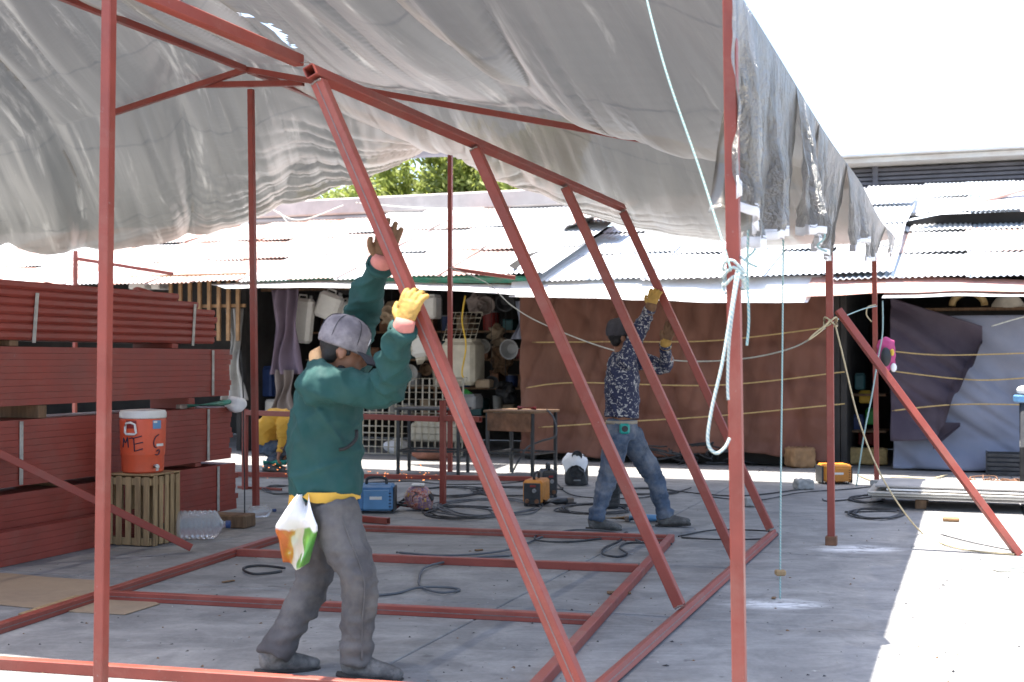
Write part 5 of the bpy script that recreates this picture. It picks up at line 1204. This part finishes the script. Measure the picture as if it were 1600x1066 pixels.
for i in range(60):
    p = gc + V((random.gauss(.15, .25), random.gauss(-.1, .15), random.uniform(-.35, .0))); mb.box(p, (.012, .005, .005))
single('grinding_sparks', mb, 'spark', 'tiny orange sparks flying low from the grinder', 'sparks', kind='stuff')
# ------------------------------------------------------------------ trestles, tables and rails in the middle distance
c = G(692, 790); tr_ = thing('steel_trestle', 'low red steel trestle with one long rail behind the green worker', 'trestle', c)
l_ = c + V((-2.25, 1.55, 0)); zt = P(690, 652, c.y).z
steel('leg', c, c + Z * (P(690, 626, c.y).z), tr_, .062, up=U); steel('leg', l_, l_ + Z * (zt + .02), tr_, .062, up=U, mat='primer_dark')
d_ = (l_ - c).normalized(); steel('rail', c + d_ * .034 + Z * (zt - .02), l_ - d_ * .034 + Z * (zt - .02), tr_, .055, mat='primer_dark')
steel('rail_end', c - d_ * .034 + Z * (zt - .01), c - d_ * .45 + Z * (zt - .01), tr_, .05, mat='primer_dark')
a, b = G(330, 745), G(830, 753); gr_ = thing('ground_rail', 'long red steel rail lying on the floor behind the trestle', 'steel tube', a)
steel('tube', V((a.x, a.y, .035)), V((b.x, b.y, .035)), gr_, .066, mat='primer_dark')
a, b = G(372, 763), G(440, 767); gr_ = thing('ground_rail', 'thin red bar on the floor behind the dark rear post', 'steel tube', a); steel('tube', V((a.x, a.y, .014)), V((b.x, b.y, .014)), gr_, .026)
a, b = G(548, 817), G(605, 822); gr_ = thing('offcut_plate', 'short red steel offcut lying against the far floor rail', 'offcut', a); steel('tube', V((a.x, a.y + .1, .03)), V((b.x, b.y + .1, .03)), gr_, .05)
def table(label, fl_, fr2, h, depth, mat, top, drawer=None, mid=.35):
    d = (fr2 - fl_).normalized(); n_ = Z.cross(d).normalized(); n_ = n_ if n_.y > 0 else -n_; w = (fr2 - fl_).length; c = (fl_ + fr2) / 2 + n_ * depth / 2
    t = thing('work_table', label, 'table', c)
    for x in (0, 1):
        for y in (0, 1):
            p = fl_ + d * (w * x) + n_ * (depth * y); steel('leg', p, p + Z * (h - .03), t, .038, up=n_, mat=mat)
    part('top', MB().rbox(c + Z * (h - .012), (w + .08, depth + .08, .028), (d, n_, Z), .004), top, t)
    for y in (0, 1):
        p = fl_ + n_ * (depth * y) + Z * mid * h; steel('stretcher', p + d * .02, p + d * (w - .02), t, .026, mat=mat)
    for x in (0, 1):
        p = fl_ + d * (w * x) + Z * mid * h * 1.01; steel('stretcher', p + n_ * .02, p + n_ * (depth - .02), t, .026, mat=mat)
    if drawer: part('apron', MB().rbox(c - n_ * (depth / 2 + .021) + Z * (h - drawer / 2 - .03), (w - .02, .02, drawer), (d, n_, Z), .004), 'rust', t)
    return t, c, d, n_
table('black steel table in front of the white wire grid', G(622, 741), G(716, 743), 0.82, .45, 'black_plastic', 'black_plastic')
t2, c2, d2, n2 = table('rusty steel work table with a deep apron by the brown cloth', G(762, 743), G(832, 747), .80, .55, 'black_plastic', 'wood_dark', .22)
single('red_tool', MB().tube([c2 - d2 * .05 + Z * .825, c2 + d2 * .2 + Z * .825], .022, 8), 'red', 'red tool handle lying on the rusty work table', 'tool', smooth=True)
p = c2 + d2 * .36; mb = MB(); mb.tube(cat([p + Z * .81, p + d2 * .1 + Z * .7, p + d2 * .12 + Z * .5, p + d2 * -.1 + Z * .42, p - d2 * .3 + Z * .32, p - d2 * .5 + Z * .02]), .012, 8); single('hose', mb, 'grey_cable', 'grey hose drooping from the rusty work table', 'hose', smooth=True)
mb = MB(); p = G(672, 722) + V((0, .3, 0)); mb.ell(p + Z * .08, (.3, .14, .09)); t = thing('red_sack', 'dark red sack on the floor under the black table', 'sack', p); rpart('sack', mb, 'curtain_brown', t, .02, 1, lambda q_, n: .04 * noise.noise(q_ * 8))
mb = MB(); p = G(615, 712) + V((.0, .4, 0)); mb.ell(p + Z * .1, (.2, .14, .11)); t = thing('white_sack', 'pale crumpled sack at the foot of the white wire grid', 'sack', p); rpart('sack', mb, 'white_cloth', t, .02, 1, lambda q_, n: .05 * noise.noise(q_ * 9))

# ------------------------------------------------------------------ welding machines and tools
def welder(name, pxl, pxr, pyb, pyt, dep, mat, front, label, handle=True, yaw=0.):
    a, b = G(pxl, pyb), G(pxr, pyb); b = V((b.x, a.y, 0)); w = (b.x - a.x) * .94; h = P(pxl, pyt, a.y).z; d = V((math.cos(yaw), math.sin(yaw), 0)); n_ = V((-d.y, d.x, 0))
    c = (a + b) / 2 + n_ * dep / 2; t = thing(name, label, 'welding machine', c); hb = h * .86
    part('case', MB().rbox(c + Z * (.015 + hb / 2), (w, dep, hb - .02), (d, n_, Z), .022), mat, t)
    for x in (-1, 1):
        for y in (-1, 1): part('foot', MB().lathe([(.018, 0), (.018, .02)], c + d * (x * w * .38) + n_ * (y * dep * .38), 10), 'black_rubber', t)
    fc = c - n_ * (dep / 2 + .004)
    if front == 'front':
        part('panel', MB().rbox(fc + Z * hb * .5, (w * .86, .012, hb * .82), (d, n_, Z), .006), 'black_plastic', t)
        part('knob', MB().lathe([(.022, 0), (.018, .02)], fc - n_ * .006 + Z * hb * .62 + d * w * .12, 14, (d, Z, -n_)), 'grey', t); part('display', MB().rbox(fc - n_ * .007 + Z * hb * .80 + d * w * .05, (w * .3, .006, hb * .08), (d, n_, Z), .002), 'red', t)
        for x in (-.25, .25): part('socket', MB().lathe([(.022, 0), (.02, .02), (.01, .02)], fc - n_ * .006 + Z * hb * .22 + d * (w * x), 12, (d, Z, -n_)), 'rust', t)
    else:
        part('side_panel', MB().rbox(fc + Z * hb * .5 + d * w * .03, (w * .72, .010, hb * .7), (d, n_, Z), .006), 'blue_label' if mat == 'blue_machine' else mat, t)
        part('logo_stripe', MB().rbox(fc - n_ * .006 + Z * hb * .56 + d * w * .02, (w * .34, .004, hb * .11), (d, n_, Z), .001), 'white_plastic', t)
        part('end_grille', MB().rbox(c - d * (w / 2 + .008) + Z * hb * .5, (.02, dep * .9, hb * .9), (d, n_, Z), .006), 'black_plastic', t)
        part('end_panel', MB().rbox(c + d * (w / 2 + .006) + Z * hb * .5, (.016, dep * .9, hb * .9), (d, n_, Z), .006), 'black_plastic', t)
        for i in range(5): part('vent_slot', MB().rbox(fc - n_ * .001 + d * (w * .41) + Z * hb * (.25 + .12 * i), (w * .08, .006, .008), (d, n_, Z), .001), 'dark_hole', t)
    if handle:
        tpz = c + Z * (hb + .0); hx = w * .28; mb = MB(); hd_ = d if front != 'front' else n_; hx = (w if front != 'front' else dep) * .28
        mb.tube(cat([tpz - hd_ * hx, tpz - hd_ * hx * .8 + Z * .06, tpz + hd_ * hx * .8 + Z * .06, tpz + hd_ * hx], 5), .014, 8); part('handle', mb, 'black_plastic', t, True)
    return t, c
welder('welding_machine', 556, 616, 803, 752, .26, 'blue_machine', 'side', 'blue welding machine with black handle behind the green worker')
welder('welding_machine', 815, 848, 792, 745, .36, 'orange_machine', 'front', 'orange welding machine with black front panel on the floor', True, -.25)
welder('welding_machine', 847, 872, 778, 730, .34, 'black_plastic', 'front', 'small dark welding machine behind the orange one', True, .1)
welder('welding_machine', 1286, 1333, 757, 722, .30, 'orange_machine', 'side', 'orange welding machine behind the middle right post', False, .05)
# portable speaker with a cloth
a = G(883, 760); w_ = .27; c = V((a.x + .135, a.y + .14, 0)); h_ = P(883, 712, a.y).z
sp = thing('portable_speaker', 'black portable speaker on the floor with a white rag over it', 'speaker', c)
mb = MB(); mb.loft([c + Z * .01, c + Z * .05, c + Z * h_ * .6, c + Z * (h_ - .04), c + Z * h_], [(.125, .11), (.135, .12), (.13, .115), (.115, .10), (.09, .08)], V((1, 0, 0)), 24); part('cabinet', mb, 'black_plastic', sp, auto=50)
for zz, r_ in ((.16, .085), (.34, .06)): part('cone', MB().lathe([(r_, .0), (r_ * .95, .012), (r_ * .6, -.01), (r_ * .3, .004), (.005, .012)], c + V((0, -.118, zz)), 22, (V((1, 0, 0)), Z, V((0, -1, 0)))), 'black_rubber', sp, auto=50)
part('badge', MB().rbox(c + V((0, -.121, .065)), (.08, .006, .014), None, .002), 'grey', sp)
mb = MB(); cl = c + V((-.02, -.02, h_ + .012))
def rag(a, b):
    x, y = (a - .5) * .34, (b - .5) * .36; r_ = math.hypot(x, y); dz = -max(0, r_ - .09) * 1.25; k = min(1, .145 / max(r_, .01)) if r_ > .14 else 1
    return cl + V((x * (k * .9 + .1), y * (k * .9 + .1), dz + .02 * noise.noise(V((a * 6, b * 6, 1))))) 
mb.thick(rag, 20, 20, .005, Z); single('white_rag', mb, 'white_cloth', 'white rag draped over the black speaker', 'rag', smooth=True)
part('strap_cable', MB().tube(cat([c + V((.05, -.09, h_ - .03)), c + V((.02, -.14, h_ * .6)), c + V((.08, -.15, .15)), c + V((.12, -.14, .02))]), .008, 8), 'grey_cable', sp, True)
# welding mask and hammer beside the blue machine
a = G(652, 800); c = V((a.x, a.y + .12, 0)); wm = thing('welding_mask', 'welding mask with a colourful print lying beside the blue machine', 'welding mask', c)
mb = MB(); mb.ell(c + V((0, 0, .125)), (.135, .115, .122)); mb.loft([c + V((.06, 0, .012)), c + V((.07, 0, .12))], [(.085, .07), (.11, .08)], V((0, 1, 0)), 20); rpart('shell', mb, 'mask_print', wm, .012, 2)
part('visor_frame', MB().rbox(c + V((.125, -.02, .13)), (.03, .12, .07), (V((.9, 0, .42)), V((0, 1, 0)), V((-.42, 0, .9))), .008), 'black_plastic', wm); part('brow_guard', MB().rbox(c + V((.0, -.02, .245)), (.12, .12, .02), None, .006), 'white_plastic', wm); part('headband', MB().tube([c + V((-.10 + .1 * math.cos(x), .09 * math.sin(x), .06)) for x in [math.pi * .5 + math.pi * k / 10 for k in range(11)]], .012, 8), 'black_rubber', wm, True)
a = G(628, 799); mb = MB(); t = thing('red_clamp', 'red and black welding clamp beside the colourful mask', 'clamp', a + V((0, .12, 0))); q = a + V((0, .12, 0)); part('jaw', MB().tube([q + V((-.06, 0, .03)), q + V((.02, 0, .05)), q + V((.09, .02, .03))], [.02, .025, .015], 8), 'red', t, True); part('jaw', MB().tube([q + V((-.06, .01, .06)), q + V((.02, .01, .10)), q + V((.07, .02, .14))], [.016, .02, .018], 8), 'black_plastic', t, True)
def grinder(px, py, ang, label, col_='teal_plastic'):
    c = G(px, py) + Z * .04; d = V((math.cos(ang), math.sin(ang), 0)); n_ = V((-d.y, d.x, 0)); t = thing('angle_grinder', label, 'grinder', c - Z * .04)
    part('body', MB().tube([c - d * .16, c - d * .02, c + d * .1], [.028, .034, .03], 12), col_, t, True); part('head', MB().rbox(c + d * .13, (.08, .06, .06), (d, n_, Z), .012), 'raw_steel', t); part('disc', MB().lathe([(.06, 0), (.06, .004)], c + d * .14 - Z * .034, 20), 'rust', t); part('guard', MB().lathe([(.066, 0), (.066, .016), (.02, .018)], c + d * .135 - Z * .03, 20), 'black_plastic', t)
grinder(1012, 817, 0.0, 'grinder with blue body lying at the flower-shirted worker\'s feet', 'blue_label'); grinder(872, 790, .5, 'black and steel grinder on the floor near the orange machine', 'black_plastic')
c = G(955, 815) + Z * .03; t = thing('wooden_hammer', 'wood handled hammer lying behind the far floor rail', 'hammer', c - Z * .03); part('handle', MB().tube([c - V((.16, 0, 0)), c + V((.12, 0, 0))], [.014, .016], 10), 'wood', t, True); part('head', MB().rbox(c + V((.14, 0, 0)), (.05, .12, .05), None, .008), 'raw_steel', t)
a = G(955, 800); c = V((a.x, a.y + .3, 0)); t = thing('black_toolcase', 'black ribbed case with green top behind the worker\'s legs', 'case', c); part('case', MB().rbox(c + Z * .13, (.2, .2, .24), None, .02), 'black_plastic', t); part('lid', MB().rbox(c + Z * .27, (.12, .14, .04), None, .01), 'green', t)
for i in range(5): part('rib', MB().rbox(c + V((0, -.104, .05 + i * .045)), (.18, .01, .02), None, .003), 'black_rubber', t)
# blocks and scraps
def rough(name, px, py, size, mat, label, cat_, yaw=.2):
    c = G(px, py) + V((0, size[1] / 2, 0)); t = thing(name, label, cat_, c); mb = MB(); mb.rbox(c + Z * (size[2] / 2 + .003), size, (V((math.cos(yaw), math.sin(yaw), 0)), V((-math.sin(yaw), math.cos(yaw), 0)), Z), .01); rpart('block', mb, mat, t, max(.006, min(size) / 9), 1, lambda q_, n: .012 * noise.noise(q_ * 30) * min(size) / .12); return t
rough('concrete_chunk', 1258, 766, (.20, .14, .11), 'concrete_block', 'pale concrete chunk on the floor left of the orange machine', 'concrete')
rough('concrete_chunk', 1176, 793, (.16, .12, .09), 'concrete_block', 'small concrete chunk behind the near right post', 'concrete')
rough('brick_piece', 1488, 816, (.14, .07, .035), 'plank', 'small wood scrap on the sunlit concrete below the sheet stack', 'scrap', -.3)
rough('stump', 1254, 732, (.34, .30, .26), 'plank', 'round topped brown stump at the foot of the brown cloth', 'stump')
rough('rolled_mat', 1330, 726, (1.0, .2, .22), 'yellow_cord', 'tan rolled mat lying at the foot of the dark gap', 'mat', -.33)
for i, (x, y, s, lb) in enumerate(((968, 930, (.15, .07, .012), 'small brown scrap on the floor inside the frame by the right rail'), (341, 994 - 0, (.08, .03, .01), 'tiny brown chip on the floor left of the green worker'), (748, 862, (.07, .04, .012), 'tiny wood chip on the floor behind the near upright'), (356, 911, (.1, .03, .01), 'thin curled chip near the left floor rail'), (1210, 702 + 235, (.05, .03, .01), 'tiny twig beside the plumb line'))):
    if i == 1: continue
    rough('wood_chip', x, y, s, 'wood_dark', lb, 'scrap', .3 * i)
# sheet stack at the right
t = thing('sheet_stack', 'stack of pale boards on blocks on the sunlit concrete at right', 'boards', G(1540, 805)); random.seed(8)
bx = [G(1440, 800), G(1690, 806)]
for k in range(5):
    z0 = .09 + k * .028; o0 = V((random.uniform(-.12, .1) - .02 * k, random.uniform(-.05, .1), 0)); c = (bx[0] + bx[1]) / 2 + V((0.25, .42, 0)) + o0
    part('board', MB().rbox(c + Z * (z0 + .010), (2.3, .85, .018), (FW, FM, Z), .003), ['wall_grey', 'white_metal', 'strap', 'white_metal', 'wall_grey'][k], t)
for x in (-.8, .7): part('bearer', MB().rbox((bx[0] + bx[1]) / 2 + V((.25, .42, 0)) + FW * x + Z * .043, (.1, .7, .085), (FW, FM, Z), .006), 'wood_dark', t)
rough('red_brick', 1444, 781, (.2, .09, .06), 'rust', 'red brick lying at the corner of the board stack', 'brick', -.3)
# rubble heap and crate, stand at the right edge
random.seed(2); mb = MB(); cN = G(1562, 762)
for i in range(70):
    p = cN + V((random.gauss(0, .32), random.gauss(0, .22), 0)); hgt = max(.01, .13 * math.exp(-((p - cN).length / .4) ** 2)); pts = [p + V((random.gauss(0, .12), random.gauss(0, .1), random.uniform(.01, hgt))) for _ in range(4)]
    mb.tube(cat(pts, 4), .007, 5)
single('wire_tangle', mb, 'rust', 'rusty tangle of scrap wire heaped on the sunlit floor', 'wire', smooth=True)
a = G(1580, 745); t = thing('black_crate', 'black slatted plastic crate at the foot of the grey cloth', 'crate', a + V((0, .25, 0)))
for i in range(5): part('slat', MB().rbox(a + V((0, .05, .03 + i * .055)), (.5, .02, .04), (FW, FM, Z), .004), 'black_plastic', t); part('slat', MB().rbox(a + FM * .42 + V((0, .05, .03 + i * .055)), (.5, .02, .04), (FW, FM, Z), .004), 'black_plastic', t)
for x in (-1, 1):
    part('side', MB().rbox(a + FW * (x * .26) + FM * .21 + V((0, .05, .14)), (.018, .44, .28), (FW, FM, Z), .004), 'black_plastic', t)
a = G(1598, 768); t = thing('tool_stand', 'black stand with a white topped tool at the right edge', 'stand', a); part('pole', MB().tube([a, a + Z * .95], .03, 10), 'black_plastic', t, True); part('base', MB().rbox(a + Z * .02, (.3, .25, .04), None, .01), 'concrete_block', t); part('head', MB().rbox(a + V((.02, 0, 1.0)), (.2, .12, .08), None, .015), 'blue_label', t); part('cap', MB().ell(a + V((.02, 0, 1.09)), (.08, .06, .05)), 'white_plastic', t, True)
# things at the foot of the brown cloth
random.seed(6); mb = MB(); nn = PF(1075, 716, -.25)
for i in range(26):
    p = nn + V((random.uniform(-.55, .55), random.uniform(-.05, .05), random.uniform(-.05, .18))); mb.tube(cat([p, p + V((random.gauss(0, .12), -.04, random.uniform(-.08, .1))), p + V((random.gauss(0, .2), 0, random.uniform(-.12, .05)))], 4), .012, 6)
for v_ in mb.v: v_.z = max(.012, v_.z)
single('cable_heap', mb, 'black_rubber', 'dark tangled heap under the hem of the brown cloth', 'cables', smooth=True)

# ------------------------------------------------------------------ ropes
kn = P(1147, 425, 4.70)
def ropeobj(pts, r, mat, label, n=10, name='rope'):
    mb = MB(); mb.tube(cat(pts, n), r * .66, 8, 0, True, True); return single(name, mb, mat, label, 'rope', smooth=True)
ropeobj([ST(.26, .43, tarp_z(.26, .43) - .01), P(1040, 110, 4.98), P(1095, 270, 4.82), kn + V((-.03, -.03, .05)), kn + V((-.02, -.04, 0))], .0065, 'teal_rope', 'slanting teal rope from the tarpaulin to the near right post')
pts = []
for i in range(26):
    a = i * .9; pts.append(kn + V((.040 * math.cos(a), .040 * math.sin(a), .022 * math.sin(i * 1.7) - .004 * (i - 10))))
ropeobj(pts, .0085, 'white_rope', 'rope knotted around the near right post', 5)
ropeobj([kn + V((.0, -.06, 0)), P(1140, 500, 4.62), P(1128, 570, 4.60), P(1112, 640, 4.60), P(1106, 690, 4.60), P(1118, 708, 4.60), P(1132, 700, 4.61), P(1140, 685, 4.62)], .0085, 'white_rope', 'white and teal rope end looping down beside the near right post')
ropeobj([kn + V((.01, -.06, .0)), P(1146, 480, 4.62), P(1139, 540, 4.63), P(1137, 600, 4.64), P(1138, 625, 4.64)], .0075, 'white_rope', 'shorter rope tail beside the near right post')
ropeobj([P(1196, 425, 4.9) * .0 + V((P(1170, 335, 5.2).x, 5.2, 2.05)), P(1168, 430, 5.2), P(1170, 500, 5.2), P(1167, 540, 5.2)], .008, 'teal_rope', 'short teal rope hanging just right of the near post')
pl_ = G(1218, 944); tz = V((pl_.x + .03, pl_.y, P(1239, 340, pl_.y).z))
ropeobj([tz, V((pl_.x + .02, pl_.y, 1.4)), V((pl_.x + .008, pl_.y, .6)), V((pl_.x + .004, pl_.y, .03))], .008, 'teal_rope', 'teal plumb rope hanging from the tarpaulin hem to the chalk mark')
c = V((pl_.x + .005, pl_.y, P(1219, 895, pl_.y).z)); single('plumb_weight', MB().rbox(c, (.062, .045, .034), None, .008), 'wood', 'small wood block tied on the plumb rope', 'block')
pb = V((G(1299, 852).x, G(1299, 852).y, 0)); k2 = V((pb.x, pb.y, P(1304, 503, 9.8).z))
pts = [k2 + V((.05 * math.cos(i * .9), .05 * math.sin(i * .9), .035 * math.sin(i * 1.3))) for i in range(20)]
ropeobj(pts, .010, 'beige_rope', 'beige rope knotted around the middle right post', 5)
ropeobj([k2 + V((-.03, -.06, 0)), P(1282, 518, 9.75), P(1264, 531, 9.74), P(1272, 522, 9.74), P(1292, 506, 9.75), k2 + V((-.02, -.06, .02))], .009, 'beige_rope', 'beige rope loop sticking out left of the middle post knot')
gp = G(1415, 800); ropeobj([k2 + V((.02, -.06, -.02)), P(1318, 560, 9.75), P(1340, 650, 9.8), P(1368, 725, 9.9), P(1402, 785, 9.8), G(1440, 832, .012), G(1480, 852, .012), G(1530, 862, .012), G(1585, 866, .012)], .010, 'beige_rope', 'long beige rope trailing from the middle post over the sunlit floor')
fp_ = G(1370, 758)
ropeobj([V((fp_.x - .02, fp_.y - .05, P(1370, 476, 14.4).z)), P(1356, 480, 14.3), P(1354, 492, 14.3), P(1362, 503, 14.3)], .010, 'beige_rope', 'small beige loop on the far right post')
ropeobj([V((fp_.x + .06, fp_.y - .05, P(1378, 470, 14.4).z)), P(1379, 520, 14.35), P(1372, 560, 14.35), P(1362, 620, 14.3), P(1350, 680, 14.2), G(1338, 760, .015)], .012, 'teal_rope', 'teal rope hanging by the far right post')
ropeobj([k2 + V((.02, .06, .0)), P(1330, 490, 11.5), P(1352, 482, 13), V((fp_.x, fp_.y - .04, P(1366, 478, 14.4).z))], .008, 'teal_rope', 'teal cord strung between the two right posts')
for i, (s, dz) in enumerate(((.75, .1), (2.3, .12))):
    v_ = val_pt(s, 1, 1 if s < 1.75 else 2); ropeobj([v_ + Z * .05, v_ + V((.02, -.02, -.05)), v_ + V((-.02, -.02, -.1)), v_ + V((.03, -.02, -.13))], .008, 'teal_rope', ['teal rope tag on the near tarpaulin hem', 'teal rope tag further along the tarpaulin hem'][i])

# ------------------------------------------------------------------ cables over the floor
def cable(pts, r, mat, label):
    r *= .72
    mb = MB(); mb.tube(cat([G(x, y, r + .001 + .006 * ((i * 7) % 3)) for i, (x, y) in enumerate(pts)], 9), r, 7); single('floor_cable', mb, mat, label, 'cable', 'cables on the floor', smooth=True)
def coil(cx_, cy_, rx, ry, turns, seed):
    random.seed(seed); out = []
    for i in range(int(turns * 9)):
        a = i * 2 * math.pi / 9; k = random.uniform(.75, 1.15); out.append((cx_ + rx * k * math.cos(a), cy_ + ry * k * math.sin(a)))
    return out
cable([(800, 868), (735, 872), (668, 885), (655, 905), (660, 918), (690, 926), (718, 922), (700, 918), (655, 918), (620, 927), (575, 931)], .011, 'grey_cable', 'grey cable curling between the two middle floor rails')
cable([(440, 893), (400, 897), (382, 892), (384, 886), (410, 884), (445, 888)], .012, 'black_rubber', 'black cable loop behind the green worker\'s legs')
cable([(620, 863), (700, 868), (790, 860), (850, 838), (900, 828), (960, 832), (1000, 846)], .011, 'grey_cable', 'grey cable running under the near upright to the far rail')
cable([(850, 832), (835, 840), (850, 846), (900, 846), (960, 838), (980, 832), (968, 845), (945, 856), (942, 866), (965, 870), (980, 865), (968, 856), (985, 848), (1050, 850)], .011, 'black_rubber', 'black cable looped inside the far end of the floor frame')
cable(coil(930, 795, 60, 8, 4, 1) + [(1000, 790)], .010, 'black_rubber', 'black cable coiled behind the flower-shirted worker\'s feet')
cable(coil(1010, 768, 45, 5, 4, 2) + [(1150, 775), (1250, 765)], .010, 'black_rubber', 'black cable coil running right towards the concrete chunk')
cable([(1100, 775), (1180, 782), (1250, 770), (1330, 764), (1380, 758)], .009, 'black_rubber', 'black cable running behind the near right post')
cable(coil(1355, 779, 28, 6, 3, 3) + [(1300, 783), (1285, 780)], .010, 'black_rubber', 'black cable coil right of the middle post')
cable(coil(1370, 803, 42, 8, 4, 4) + [(1320, 800)], .011, 'black_rubber', 'larger black cable coil by the edge of the shade')
cable(coil(720, 800, 55, 10, 4, 5), .009, 'black_rubber', 'dark cable tangle below the trestle post')
cable(coil(760, 793, 80, 14, 4, 6), .009, 'grey_cable', 'grey cable tangle under the near upright')
cable(coil(700, 768, 60, 8, 3, 7) + [(800, 760), (880, 765)], .010, 'black_rubber', 'black cable rings behind the welding mask')
cable(coil(790, 768, 50, 8, 3, 8), .009, 'black_rubber', 'black cable rings left of the orange machine')
cable(coil(450, 765, 40, 7, 3, 9), .009, 'black_rubber', 'black cable rings behind the dark rear post')
cable([(870, 755), (890, 772), (930, 778), (1000, 778), (1060, 768), (1080, 762)], .009, 'black_rubber', 'black cable from the dark machine past the speaker')
cable([(1060, 838), (1120, 828), (1200, 830), (1215, 836), (1190, 842), (1120, 843), (1065, 840)], .009, 'black_rubber', 'black cable oval under the far upright')
cable([(1470, 835), (1520, 848), (1580, 860)], .006, 'black_rubber', 'thin dark wire on the sunlit floor')
cable([(1340, 742), (1370, 752), (1400, 745), (1450, 748), (1480, 742), (1440, 752), (1400, 756)], .012, 'beige_rope', 'pale hose snaking in the sun behind the far right post')
cable([(1552, 890), (1580, 888), (1600, 886), (1640, 886), (1640, 893), (1590, 893), (1556, 891)], .012, 'white_cord', 'white folded strap lying on the sunlit concrete at right')
cable([(840, 748), (790, 755), (700, 757), (640, 752), (560, 755)], .009, 'black_rubber', 'black cable running along behind the ground rail')

# grit and chips scattered over the slab
random.seed(31); mb = MB()
for i in range(900):
    p = G(random.uniform(0, 1600), 720 + 360 * random.random() ** 1.3); r = random.uniform(.003, .011) * (1.6 if random.random() < .08 else 1); a = random.uniform(0, 6.28)
    d_ = V((math.cos(a), math.sin(a), 0)); n_ = V((-d_.y, d_.x, 0)); z_ = random.uniform(.3, .8) * r
    mb.add([p + d_ * r, p + n_ * r * .7, p - d_ * r * 1.2, p - n_ * r * .6, p + Z * z_ + d_ * r * .2], [(0, 1, 4), (1, 2, 4), (2, 3, 4), (3, 0, 4), (3, 2, 1, 0)], random.choice((0, 0, 1, 2, 2)))
for v_ in mb.v: v_.z += .001
single('floor_grit', mb, ['concrete_block', 'wood_dark', 'black_rubber'], 'fine grit and chips scattered over the concrete floor', 'grit', kind='stuff')
